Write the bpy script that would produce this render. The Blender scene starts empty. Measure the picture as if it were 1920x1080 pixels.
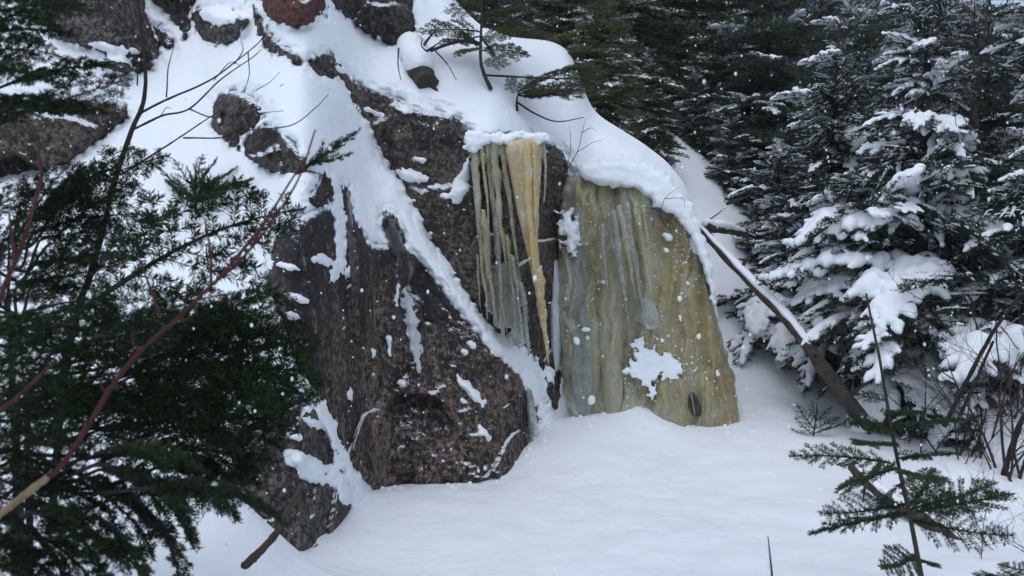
import bpy, math, random
import numpy as np
from mathutils import Vector, Matrix

R = math.radians
sc = bpy.context.scene
col = sc.collection
rng = np.random.default_rng(7)
random.seed(7)

# ------------------------------------------------------------------ camera
CAMZ, F = 1.7, 1600.0            # camera height (m), focal length in photo pixels
cam_d = bpy.data.cameras.new('camera')
cam = bpy.data.objects.new('camera', cam_d); col.objects.link(cam)
cam.location = (0, 0, CAMZ); cam.rotation_euler = (R(90), 0, 0)
cam_d.sensor_width = 36; cam_d.lens = 36 * F / 1920
cam_d.clip_start = 0.05; cam_d.clip_end = 500
cam_d.dof.use_dof = True; cam_d.dof.focus_distance = 8.6; cam_d.dof.aperture_fstop = 5.0
sc.camera = cam

# ------------------------------------------------------------------ sky and sun (overcast)
SUN_EL, SUN_AZ = R(66), R(205)
w = bpy.data.worlds.new('World'); sc.world = w; w.use_nodes = True
nt = w.node_tree; nt.nodes.clear()
sky = nt.nodes.new('ShaderNodeTexSky'); sky.sky_type = 'NISHITA'; sky.sun_disc = False
sky.sun_elevation = SUN_EL; sky.sun_rotation = SUN_AZ
hsv = nt.nodes.new('ShaderNodeHueSaturation'); hsv.inputs['Saturation'].default_value = 0.45
bg = nt.nodes.new('ShaderNodeBackground'); bg.inputs['Strength'].default_value = 0.10
wo = nt.nodes.new('ShaderNodeOutputWorld')
nt.links.new(sky.outputs[0], hsv.inputs['Color']); tint = nt.nodes.new('ShaderNodeMix'); tint.data_type = 'RGBA'; tint.blend_type = 'MULTIPLY'; tint.inputs[0].default_value = 1; tint.inputs[7].default_value = (.86, .96, 1.08, 1)
nt.links.new(hsv.outputs[0], tint.inputs[6]); nt.links.new(tint.outputs[2], bg.inputs['Color'])
nt.links.new(bg.outputs[0], wo.inputs['Surface'])
sun_d = bpy.data.lights.new('sun', 'SUN'); sun_d.energy = 0.6; sun_d.angle = R(70); sun_d.color = (1, .985, .96)
sun = bpy.data.objects.new('sun', sun_d); col.objects.link(sun)
sdir = Vector((math.sin(SUN_AZ) * math.cos(SUN_EL), math.cos(SUN_AZ) * math.cos(SUN_EL), math.sin(SUN_EL)))
sun.rotation_euler = sdir.to_track_quat('Z', 'Y').to_euler()

vs = sc.view_settings
vs.view_transform = 'Standard'; vs.look = 'None'; vs.gamma = 1; vs.use_curve_mapping = False
vs.exposure = 0.77
sc.cycles.max_bounces = 5; sc.cycles.diffuse_bounces = 3; sc.cycles.use_adaptive_sampling = True; sc.cycles.adaptive_threshold = .03; sc.cycles.transparent_max_bounces = 8
sc.cycles.use_denoising = True

# ------------------------------------------------------------------ helpers
_perm = np.random.default_rng(3).permutation(256); _perm = np.concatenate([_perm, _perm, _perm])
_grad = np.random.default_rng(4).normal(size=(256, 3)); _grad /= np.linalg.norm(_grad, axis=1)[:, None]
def perlin(p):
    p = np.asarray(p, float); i = np.floor(p).astype(int); f = p - i; i &= 255
    u = f * f * f * (f * (f * 6 - 15) + 10); out = np.zeros(p.shape[:-1])
    for dx in (0, 1):
        for dy in (0, 1):
            for dz in (0, 1):
                h = _perm[_perm[_perm[i[..., 0] + dx] + i[..., 1] + dy] + i[..., 2] + dz]
                g = _grad[h]
                d = g[..., 0] * (f[..., 0] - dx) + g[..., 1] * (f[..., 1] - dy) + g[..., 2] * (f[..., 2] - dz)
                wx = u[..., 0] if dx else 1 - u[..., 0]; wy = u[..., 1] if dy else 1 - u[..., 1]; wz = u[..., 2] if dz else 1 - u[..., 2]
                out += d * wx * wy * wz
    return out * 1.5
def fbm(p, oct=4, lac=2.1, gain=.5):
    s = 0; a = 1; p = np.asarray(p, float)
    for k in range(oct):
        s = s + a * perlin(p + 17.3 * k); p = p * lac; a *= gain
    return s
def sstep(a, b, x):
    t = np.clip((np.asarray(x, float) - a) / (b - a), 0, 1); return t * t * (3 - 2 * t)
def world(u, v, Y):
    u, v, Y = np.broadcast_arrays(np.asarray(u, float), np.asarray(v, float), np.asarray(Y, float))
    return np.stack([(u - 960) / F * Y, Y, CAMZ + (540 - v) / F * Y], -1)
def at(u, v, Y): return Vector(world(u, v, Y).tolist())
def sdf(u, v, poly):
    """distance to the outline, positive inside"""
    u = np.asarray(u, float); v = np.asarray(v, float)
    d2 = np.full(u.shape, 1e12); ins = np.zeros(u.shape, bool); n = len(poly)
    for k in range(n):
        ax, ay = poly[k]; bx, by = poly[(k + 1) % n]; ex, ey = bx - ax, by - ay
        t = np.clip(((u - ax) * ex + (v - ay) * ey) / (ex * ex + ey * ey + 1e-9), 0, 1)
        d2 = np.minimum(d2, (u - ax - t * ex) ** 2 + (v - ay - t * ey) ** 2)
        if ay != by:
            c = ((ay > v) != (by > v)) & (u < (bx - ax) * (v - ay) / (by - ay) + ax); ins ^= c
    return np.where(ins, 1, -1) * np.sqrt(d2)
def smooth_poly(p, n=1):
    p = [np.array(q, float) for q in p]
    for _ in range(n):
        o = []
        for k in range(len(p)):
            a, b = p[k], p[(k + 1) % len(p)]; o += [a * .75 + b * .25, a * .25 + b * .75]
        p = o
    return [tuple(q) for q in p]
def blur(a, s0, s1):
    def one(a, s, ax):
        if s <= 0: return a
        r = int(3 * s) + 1; k = np.exp(-.5 * (np.arange(-r, r + 1) / s) ** 2); k /= k.sum()
        pad = [(0, 0)] * a.ndim; pad[ax] = (r, r); b = np.pad(a, pad, mode='edge')
        return np.apply_along_axis(lambda m: np.convolve(m, k, 'valid'), ax, b)
    return one(one(a, s0, 0), s1, 1)

def mesh(name, V, Q, mats, mi=None, smooth=True, T=None):
    """one mesh from arrays of vertices, quads and triangles"""
    V = np.ascontiguousarray(V, np.float32); Q = np.zeros((0, 4), int) if Q is None else np.asarray(Q, int).reshape(-1, 4)
    T = np.zeros((0, 3), int) if T is None else np.asarray(T, int).reshape(-1, 3)
    m = bpy.data.meshes.new(name); nq, ntt = len(Q), len(T)
    m.vertices.add(len(V)); m.vertices.foreach_set('co', V.ravel())
    m.loops.add(nq * 4 + ntt * 3); m.loops.foreach_set('vertex_index', np.concatenate([Q.ravel(), T.ravel()]).astype(np.int32))
    m.polygons.add(nq + ntt)
    m.polygons.foreach_set('loop_start', np.concatenate([np.arange(nq) * 4, nq * 4 + np.arange(ntt) * 3]).astype(np.int32))
    m.polygons.foreach_set('loop_total', np.concatenate([np.full(nq, 4), np.full(ntt, 3)]).astype(np.int32))
    if mi is not None: m.polygons.foreach_set('material_index', np.asarray(mi, np.int32))
    m.polygons.foreach_set('use_smooth', np.full(nq + ntt, smooth))
    for k in (mats if isinstance(mats, (list, tuple)) else [mats]): m.materials.append(k)
    m.update(calc_edges=True); m.validate(); return m
def link(name, data, parent=None, mat=None):
    o = bpy.data.objects.new(name, data); col.objects.link(o)
    if parent: o.parent = parent
    if mat is not None: o.matrix_local = mat
    return o
def tag(o, label=None, cat=None, group=None, kind=None):
    for k, v in (('label', label), ('category', cat), ('group', group), ('kind', kind)):
        if v: o[k] = v
    return o
def empty(name, loc, label, cat, group=None):
    o = bpy.data.objects.new(name, None); col.objects.link(o); o.location = loc; o.empty_display_size = .1
    return tag(o, label, cat, group)
def grid_quads(nr, nc, keep=None):
    i = np.arange(nr * nc).reshape(nr, nc)
    q = np.stack([i[:-1, :-1], i[:-1, 1:], i[1:, 1:], i[1:, :-1]], -1).reshape(-1, 4)
    return q if keep is None else q[keep.reshape(-1)]
def compact(V, Q):
    used = np.unique(Q); remap = np.full(len(V), -1); remap[used] = np.arange(len(used))
    return V[used], remap[Q]
def tube(pts, rad, ns=8, closed=True, flat=1.0, wob=0., seed=0):
    """swept tube along points with a radius for each"""
    P = np.asarray(pts, float); n = len(P); rad = np.broadcast_to(np.asarray(rad, float), (n,))
    T = np.gradient(P, axis=0); T /= np.linalg.norm(T, axis=1)[:, None] + 1e-9
    ref = np.array([0, 0, 1.]) if np.mean(np.abs(T[:, 2])) < .85 else np.array([1., 0, 0])
    S = np.cross(T, ref); S /= np.linalg.norm(S, axis=1)[:, None] + 1e-9; U = np.cross(S, T)
    a = np.arange(ns) / ns * 2 * math.pi
    V = P[:, None] + (np.cos(a)[None, :, None] * S[:, None] + np.sin(a)[None, :, None] * U[:, None] * flat) * rad[:, None, None]
    if wob: V = V + (V - P[:, None]) * (wob * fbm(V / max(rad.max(), 1e-4) * .7 + seed, 3))[..., None]
    i = np.arange(n * ns).reshape(n, ns); j = np.roll(i, -1, 1)
    Q = np.stack([i[:-1], j[:-1], j[1:], i[1:]], -1).reshape(-1, 4); V = V.reshape(-1, 3)
    if closed:
        V = np.concatenate([V, P[:1], P[-1:]]); c0, c1 = n * ns, n * ns + 1
        T0 = np.stack([j[0], i[0], np.full(ns, c0)], -1); T1 = np.stack([i[-1], j[-1], np.full(ns, c1)], -1)
        return V, Q, np.concatenate([T0, T1])
    return V, Q, np.zeros((0, 3), int)
class MB:
    def __init__(s): s.V, s.Q, s.T, s.m, s.mt, s.n = [], [], [], [], [], 0
    def add(s, V, Q, T=None, mi=0):
        s.V.append(V); s.Q.append(np.asarray(Q, int).reshape(-1, 4) + s.n); s.m.append(np.full(len(s.Q[-1]), mi))
        T = np.zeros((0, 3), int) if T is None else T
        s.T.append(np.asarray(T, int).reshape(-1, 3) + s.n); s.mt.append(np.full(len(s.T[-1]), mi)); s.n += len(V); return s
    def tube(s, *a, mi=0, **k): V, Q, T = tube(*a, **k); return s.add(V, Q, T, mi)
    def mesh(s, name, mats, smooth=True):
        return mesh(name, np.concatenate(s.V), np.concatenate(s.Q), mats, np.concatenate(s.m + s.mt), smooth, np.concatenate(s.T))
def curve(pts, n=24):
    """smooth polyline through points"""
    P = np.asarray(pts, float); k = len(P)
    if k == 2: t = np.linspace(0, 1, n)[:, None]; return P[0] * (1 - t) + P[1] * t
    Pp = np.concatenate([[2 * P[0] - P[1]], P, [2 * P[-1] - P[-2]]]); out = []
    for s in np.linspace(0, k - 1 - 1e-6, n):
        i = int(s); t = s - i; a, b, c, d = Pp[i:i + 4]
        out.append(.5 * ((2 * b) + (-a + c) * t + (2 * a - 5 * b + 4 * c - d) * t * t + (-a + 3 * b - 3 * c + d) * t ** 3))
    return np.array(out)

# ------------------------------------------------------------------ materials
def mat(name):
    m = bpy.data.materials.new(name); m.use_nodes = True; n = m.node_tree
    return m, n, n.nodes['Principled BSDF']
def node(n, typ, **kw):
    x = n.nodes.new(typ)
    for k, v in kw.items():
        if k.startswith('i_'): x.inputs[k[2:].replace('_', ' ')].default_value = v
        else: setattr(x, k, v)
    return x
def coords(n, scale=(1, 1, 1), obj=False):
    g = n.nodes.new('ShaderNodeTexCoord') if obj else n.nodes.new('ShaderNodeNewGeometry')
    mp = n.nodes.new('ShaderNodeMapping'); mp.inputs['Scale'].default_value = scale
    n.links.new(g.outputs['Object' if obj else 'Position'], mp.inputs['Vector']); return mp.outputs[0]
def noise(n, vec, scale, detail=5, rough=.6, dist=0):
    x = n.nodes.new('ShaderNodeTexNoise'); x.inputs['Scale'].default_value = scale; x.inputs['Detail'].default_value = detail
    x.inputs['Roughness'].default_value = rough; x.inputs['Distortion'].default_value = dist
    n.links.new(vec, x.inputs['Vector']); return x.outputs['Fac']
def ramp(n, fac, stops):
    x = n.nodes.new('ShaderNodeValToRGB'); r = x.color_ramp
    while len(r.elements) < len(stops): r.elements.new(.5)
    for e, (p, c) in zip(r.elements, stops):
        e.position = p; e.color = (*c, 1) if len(c) == 3 else c
    n.links.new(fac, x.inputs['Fac']); return x.outputs['Color']
def mix(n, fac, a, b, typ='MIX'):
    x = n.nodes.new('ShaderNodeMix'); x.data_type = 'RGBA'; x.blend_type = typ
    for s, v in ((0, fac), (6, a), (7, b)):
        if hasattr(v, 'is_output'): n.links.new(v, x.inputs[s])
        elif s == 0: x.inputs[0].default_value = v
        else: x.inputs[s].default_value = (*v, 1)
    return x.outputs[2]
def math_(n, op, a, b=None):
    x = n.nodes.new('ShaderNodeMath'); x.operation = op
    for s, v in ((0, a), (1, b)):
        if v is None: continue
        if hasattr(v, 'is_output'): n.links.new(v, x.inputs[s])
        else: x.inputs[s].default_value = v
    return x.outputs[0]
def bump(n, b, height, strength=.5, dist=.02):
    x = n.nodes.new('ShaderNodeBump'); x.inputs['Strength'].default_value = strength; x.inputs['Distance'].default_value = dist
    n.links.new(height, x.inputs['Height']); n.links.new(x.outputs[0], b.inputs['Normal'])

def snow_mat(name, coarse=1.):
    m, n, b = mat(name)
    v = coords(n); g = noise(n, v, 9, 4, .55); f = noise(n, v, 160, 3, .7)
    c = ramp(n, noise(n, v, 1.3, 4), [(.3, (.80, .82, .85)), (.7, (.87, .885, .90))])
    n.links.new(c, b.inputs['Base Color']); b.inputs['Roughness'].default_value = .65
    b.inputs['Specular IOR Level'].default_value = .2
    h = math_(n, 'ADD', math_(n, 'MULTIPLY', g, coarse), math_(n, 'MULTIPLY', f, .12))
    bump(n, b, h, .45, .03); return m
SNOW = snow_mat('snow'); SNOW_TREE = snow_mat('tree_snow', .5)

def rock_mat(name, base, alt, dark, light, darkness=.5, frost=.35, streak=False):
    m, n, b = mat(name)
    v = coords(n); vs_ = coords(n, (1, 1, .6))
    big = noise(n, vs_, 1.4, 5, .6, .4); midn = noise(n, vs_, 4.5, 8, .72); blot = noise(n, v, 21, 8, .8); fine = noise(n, v, 48, 6, .75); tiny = noise(n, v, 120, 4, .8)
    c = mix(n, ramp(n, midn, [(.40, (0, 0, 0)), (.60, (1, 1, 1))]), base, alt)
    c = mix(n, ramp(n, fine, [(.50, (0, 0, 0)), (.62, (.9, .9, .9))]), c, light)
    c = mix(n, ramp(n, big, [(.5, (0, 0, 0)), (.72, (.3, .3, .3))]), c, (.15, .14, .13))
    d0 = math_(n, 'ADD', math_(n, 'MULTIPLY', blot, .62), math_(n, 'MULTIPLY', math_(n, 'ADD', midn, big), .19))
    dk = ramp(n, d0, [(.36 + .22 * darkness, (1, 1, 1)), (.40 + .22 * darkness, (.75, .75, .75)), (.445 + .22 * darkness, (0, 0, 0))])
    c = mix(n, dk, c, dark)
    if streak:
        st = noise(n, coords(n, (5, 5, .5)), 1.1, 6, .65, .3)
        c = mix(n, ramp(n, st, [(.55, (0, 0, 0)), (.66, (.85, .85, .85))]), c, (.020, .020, .022))
        ge0 = n.nodes.new('ShaderNodeNewGeometry'); sz = n.nodes.new('ShaderNodeSeparateXYZ'); n.links.new(ge0.outputs['Position'], sz.inputs[0])
        wet = math_(n, 'ADD', math_(n, 'MULTIPLY', sz.outputs['Z'], .5), math_(n, 'MULTIPLY', math_(n, 'SUBTRACT', math_(n, 'ADD', st, math_(n, 'MULTIPLY', midn, .6)), .8), 3.2))
        c = mix(n, ramp(n, wet, [(.62, (0, 0, 0)), (.95, (.82, .82, .82))]), c, (.016, .016, .018))
        c = mix(n, ramp(n, noise(n, coords(n, (7, 7, .9)), 1.3, 6, .7, .4), [(.60, (0, 0, 0)), (.70, (.55, .55, .55))]), c, (.30, .31, .32))
    fr = ramp(n, tiny, [(.63, (0, 0, 0)), (.66, (1, 1, 1))])
    fm = ramp(n, noise(n, v, 2.3, 5, .65), [(.44, (0, 0, 0)), (.60, (frost, frost, frost))])
    c = mix(n, mix(n, 1., fr, fm, 'MULTIPLY'), c, (.70, .73, .78))
    ge = n.nodes.new('ShaderNodeNewGeometry'); sp = n.nodes.new('ShaderNodeSeparateXYZ'); n.links.new(ge.outputs['Normal'], sp.inputs[0])
    du = math_(n, 'ADD', sp.outputs['Z'], math_(n, 'MULTIPLY', math_(n, 'SUBTRACT', math_(n, 'ADD', math_(n, 'MULTIPLY', fine, .5), math_(n, 'MULTIPLY', blot, .5)), .5), 2.6))
    c = mix(n, ramp(n, du, [(.66, (0, 0, 0)), (.76, (.92, .92, .92))]), c, (.78, .81, .85))
    n.links.new(c, b.inputs['Base Color'])
    n.links.new(ramp(n, midn, [(.3, (.6,) * 3), (.7, (.9,) * 3)]), b.inputs['Roughness']); b.inputs['Specular IOR Level'].default_value = .22
    h = math_(n, 'ADD', math_(n, 'MULTIPLY', blot, 1.), math_(n, 'ADD', math_(n, 'MULTIPLY', fine, .5), math_(n, 'MULTIPLY', tiny, .2)))
    bump(n, b, h, .45, .025); return m
ROCK_PINK = rock_mat('pink_granite', (.235, .150, .110), (.165, .118, .094), (.009, .009, .010), (.31, .225, .18), .48, .55, True)
ROCK_BROWN = rock_mat('brown_granite', (.150, .108, .078), (.095, .074, .058), (.011, .011, .011), (.22, .175, .135), .48, .8)
ROCK_DARK = rock_mat('dark_granite', (.115, .090, .070), (.072, .060, .050), (.010, .010, .010), (.20, .165, .135), .46, .8)
ROCK_GREY = rock_mat('grey_granite', (.150, .124, .106), (.100, .085, .074), (.011, .011, .012), (.28, .235, .20), .47, .9)
ROCK_RED = rock_mat('red_granite', (.170, .045, .036), (.12, .050, .038), (.02, .014, .012), (.25, .09, .07), .40, .3)

def bark_mat(name, a, b_, scale=18, stretch=.25):
    m, n, b = mat(name); v = coords(n, (1, 1, stretch), True); f = noise(n, v, scale, 6, .7, .5)
    n.links.new(ramp(n, f, [(.3, a), (.7, b_)]), b.inputs['Base Color']); b.inputs['Roughness'].default_value = .85
    bump(n, b, f, 1., .05); return m
BARK = bark_mat('bark', (.018, .014, .012), (.065, .052, .042)); LOGBARK = bark_mat('log_bark', (.010, .008, .007), (.095, .072, .055), 14, .6)
TWIG = bark_mat('twig_bark', (.009, .007, .007), (.026, .020, .018), 40); REDTWIG = bark_mat('red_bark', (.045, .008, .010), (.150, .028, .030), 60)
TANWOOD = bark_mat('tan_wood', (.20, .13, .075), (.36, .26, .16), 22); BROWNTWIG = bark_mat('brown_bark', (.025, .014, .012), (.06, .036, .03), 30)
STICKBARK = bark_mat('stick_bark', (.03, .022, .014), (.095, .062, .038), 20)

def needle_mat(name, a, b_, tip):
    m, n, b = mat(name); oi = n.nodes.new('ShaderNodeObjectInfo'); v = coords(n)
    f = noise(n, v, 7, 4, .6); g = noise(n, v, 60, 2, .6)
    c = ramp(n, f, [(.3, a), (.7, b_)]); c = mix(n, ramp(n, g, [(.5, (0, 0, 0)), (.75, (.8, .8, .8))]), c, tip)
    hs = n.nodes.new('ShaderNodeHueSaturation'); n.links.new(c, hs.inputs['Color'])
    n.links.new(math_(n, 'ADD', math_(n, 'MULTIPLY', oi.outputs['Random'], .5), .75), hs.inputs['Value'])
    n.links.new(hs.outputs[0], b.inputs['Base Color']); b.inputs['Roughness'].default_value = .5; b.inputs['Specular IOR Level'].default_value = .2
    return m
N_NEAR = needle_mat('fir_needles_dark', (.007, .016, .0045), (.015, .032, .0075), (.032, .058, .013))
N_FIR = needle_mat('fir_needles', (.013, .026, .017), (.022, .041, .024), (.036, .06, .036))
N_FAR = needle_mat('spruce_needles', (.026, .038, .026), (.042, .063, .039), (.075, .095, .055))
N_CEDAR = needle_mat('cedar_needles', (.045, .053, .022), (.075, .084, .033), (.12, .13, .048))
N_GREEN = needle_mat('seedling_needles', (.018, .040, .016), (.030, .060, .020), (.05, .085, .03))

def ice_mat(name, stops, rough=.16, trans=.15, sx=2.2, amber=None, frost=.6, cloud=.30):
    m, n, b = mat(name); p = coords(n)
    wob = n.nodes.new('ShaderNodeTexNoise'); wob.inputs['Scale'].default_value = 1.7; wob.inputs['Detail'].default_value = 4; n.links.new(p, wob.inputs['Vector'])
    va = n.nodes.new('ShaderNodeVectorMath'); va.operation = 'MULTIPLY_ADD'; n.links.new(wob.outputs['Color'], va.inputs[0]); va.inputs[1].default_value = (.5, .5, .5); n.links.new(p, va.inputs[2])
    def stretched(sc_):
        mp = n.nodes.new('ShaderNodeMapping'); mp.inputs['Scale'].default_value = sc_; n.links.new(va.outputs[0], mp.inputs['Vector']); return mp.outputs[0]
    f = noise(n, stretched((sx, sx, .45)), 1.5, 6, .6, .3); g = noise(n, stretched((5, 5, .5)), 2.2, 6, .65, .2); cl = noise(n, p, 3.0, 6, .65); cl2 = noise(n, p, 1.1, 4, .6)
    c = ramp(n, f, stops)
    if amber:
        x = n.nodes.new('ShaderNodeSeparateXYZ'); ge = n.nodes.new('ShaderNodeNewGeometry'); n.links.new(ge.outputs['Position'], x.inputs[0])
        xx = math_(n, 'ADD', x.outputs['X'], math_(n, 'MULTIPLY', math_(n, 'SUBTRACT', cl2, .5), 1.6))
        xx = math_(n, 'ADD', xx, math_(n, 'MULTIPLY', x.outputs['Z'], amber[2]))
        mr = node(n, 'ShaderNodeMapRange'); n.links.new(xx, mr.inputs[0]); mr.inputs[1].default_value = amber[0]; mr.inputs[2].default_value = amber[1]
        c = mix(n, mr.outputs[0], c, ramp(n, g, [(.3, (.24, .165, .050)), (.52, (.39, .27, .085)), (.72, (.46, .37, .18))]))
    c = mix(n, ramp(n, cl, [(.42, (.0, .0, .0)), (.68, (cloud,) * 3)]), c, (.50, .49, .40))
    c = mix(n, ramp(n, g, [(.28, (.40, .40, .40)), (.44, (0, 0, 0))]), c, (.12, .10, .055))
    bub = noise(n, p, 60, 5, .75)
    fz = math_(n, 'ADD', math_(n, 'MULTIPLY', bub, .45), math_(n, 'MULTIPLY', cl, .55))
    fr = ramp(n, fz, [(.545, (0, 0, 0)), (.60, (frost,) * 3)])
    c = mix(n, fr, c, (.74, .77, .80))
    n.links.new(c, b.inputs['Base Color']); b.inputs['IOR'].default_value = 1.31
    n.links.new(ramp(n, fz, [(.46, (rough,) * 3), (.58, (rough + .45,) * 3)]), b.inputs['Roughness'])
    b.inputs['Subsurface Weight'].default_value = .6; b.inputs['Subsurface Radius'].default_value = (.10, .085, .05); b.inputs['Subsurface Scale'].default_value = 1
    b.inputs['Transmission Weight'].default_value = trans; b.inputs['Coat Weight'].default_value = .35; b.inputs['Coat Roughness'].default_value = .08; b.inputs['Coat IOR'].default_value = 1.31
    h = math_(n, 'ADD', math_(n, 'MULTIPLY', g, .35), math_(n, 'ADD', math_(n, 'MULTIPLY', cl, .9), math_(n, 'MULTIPLY', bub, .14)))
    bump(n, b, h, .5, .06); return m
ICE_MAIN = ice_mat('olive_ice', [(.28, (.22, .195, .092)), (.44, (.41, .37, .195)), (.56, (.43, .425, .32)), (.72, (.37, .31, .145))], amber=(1.35, 2.7, .2), trans=.3, frost=.45)
ICE_AMBER = ice_mat('amber_ice', [(.3, (.36, .22, .075)), (.5, (.50, .335, .125)), (.7, (.55, .46, .26))], .14, .12, frost=.4)
ICE_GREEN = ice_mat('green_ice', [(.3, (.28, .245, .13)), (.5, (.40, .37, .23)), (.7, (.50, .48, .37))], .14, .3)
ICE_GREY = ice_mat('grey_ice', [(.3, (.24, .25, .22)), (.5, (.36, .37, .33)), (.7, (.50, .51, .48))], .12, .45)
ICE_WHITE = ice_mat('white_ice', [(.3, (.45, .48, .50)), (.5, (.55, .58, .60)), (.7, (.62, .65, .67))], .35, .1)
ICE_BLACK = ice_mat('clear_ice', [(.3, (.012, .012, .014)), (.55, (.028, .028, .03)), (.75, (.07, .07, .075))], .12, .2, 5, frost=.15, cloud=.06)

# ------------------------------------------------------------------ ground: snow surface fitted through measured heights
CT = [(-300, 1010, 5.2), (0, 1010, 5.2), (200, 1030, 5.2), (350, 1045, 5.2), (470, 1055, 5.3), (560, 1035, 5.5), (600, 1010, 5.8), (650, 970, 6.3), (680, 928, 6.9),
      (715, 912, 7.35), (800, 901, 7.5), (900, 890, 7.7), (945, 884, 7.8), (985, 845, 8.2), (1010, 815, 8.55), (1040, 785, 8.85), (1100, 776, 8.95), (1150, 768, 9.0), (1200, 752, 9.0),
      (1240, 780, 9.0), (1300, 790, 9.0), (1390, 795, 9.0)]
GP = [world(*c).tolist() for c in CT if c[0] >= 500] + [world(*c).tolist() for c in [
    (960, 1080, 5.04), (1500, 1000, 6), (1400, 900, 7.3), (1550, 850, 8), (1480, 765, 9.6), (1440, 710, 10.4), (1400, 650, 11), (1385, 560, 11.7), (1345, 450, 12.6),
    (1400, 372, 14.5), (1330, 312, 14.5), (1230, 250, 14.5), (1150, 180, 14.5), (1560, 790, 9.8), (1620, 805, 9), (1700, 840, 8.4), (1720, 874, 7.2), (1800, 866, 7.2), (1860, 890, 7.0), (1820, 850, 8.0), (1900, 960, 6.2),
    (1700, 715, 13), (1900, 730, 14), (400, 905, 4.35), (440, 925, 4.4), (480, 962, 4.5), (520, 1002, 4.6), (560, 1042, 4.75), (470, 1080, 4.1), (300, 1000, 4), (420, 1080, 3.8), (200, 1060, 3.5), (640, 1080, 4.9), (800, 1000, 6.0), (1100, 900, 7.4), (1250, 850, 8.1)]]
GP += [[0, 0, 0], [-3, 2, .1], [3, 2, 0], [0, -5, 0], [8, 0, 0], [-8, 0, 0], [7, 6, .1], [7, 9, .3], [2, 17, 5.4], [4.3, 17, 3.6], [6, 18, 2.0], [12, 20, 1.3], [12, 40, 2.5], [0, 40, 6], [6, 30, 3.5],
       [20, 12, .6], [-6, 5, 0], [-6, 10, -.5], [-3, 9, -.5], [-1, 10.3, -.3], [-12, 20, -.5], [.6, 10.2, 0], [1.6, 10.2, .2], [30, 40, 2.5], [-30, 40, 1], [-30, -10, 0], [30, -10, 0], [-14, 5, 0]]
GP = np.array(GP)
_D = np.sqrt(((GP[:, None, :2] - GP[None, :, :2]) ** 2).sum(-1) + .15 ** 2)
_W = np.linalg.solve(np.block([[-_D + 0.02 * np.eye(len(GP)), np.ones((len(GP), 1))], [np.ones((1, len(GP))), np.zeros((1, 1))]]), np.append(GP[:, 2], 0))
def H(x, y, detail=True):
    x = np.asarray(x, float); y = np.asarray(y, float); z = np.full(x.shape, _W[-1])
    for k in range(len(GP)): z = z - _W[k] * np.sqrt((x - GP[k, 0]) ** 2 + (y - GP[k, 1]) ** 2 + .15 ** 2)
    if detail:
        p = np.stack([x, y, np.zeros_like(x)], -1); z = z + .04 * perlin(p * .9) + .016 * perlin(p * 3.1 + 9) + .005 * perlin(p * 11)
    return z
def Hs(x, y): return float(H(np.array([x]), np.array([y]))[0])
def axis(a, b, fa, fb, fine, coarse):
    l = list(np.arange(fa, fb, fine)); s = fine; x = fa
    while x > a: s = min(s * 1.25, coarse); x -= s; l.insert(0, x)
    s = fine; x = l[-1]
    while x < b: s = min(s * 1.25, coarse); x += s; l.append(x)
    return np.array(l)
gx = axis(-60, 60, -3.2, 5.6, .035, 3); gy = axis(-20, 90, 3.4, 12.0, .035, 3)
X, Yg = np.meshgrid(gx, gy); Z = H(X, Yg)
ground = link('snow_ground', mesh('snow_ground', np.stack([X, Yg, Z], -1).reshape(-1, 3), grid_quads(len(gy), len(gx)), SNOW))
tag(ground, 'smooth deep snow covering the ground below the rock face', None, None, 'structure')

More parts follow.
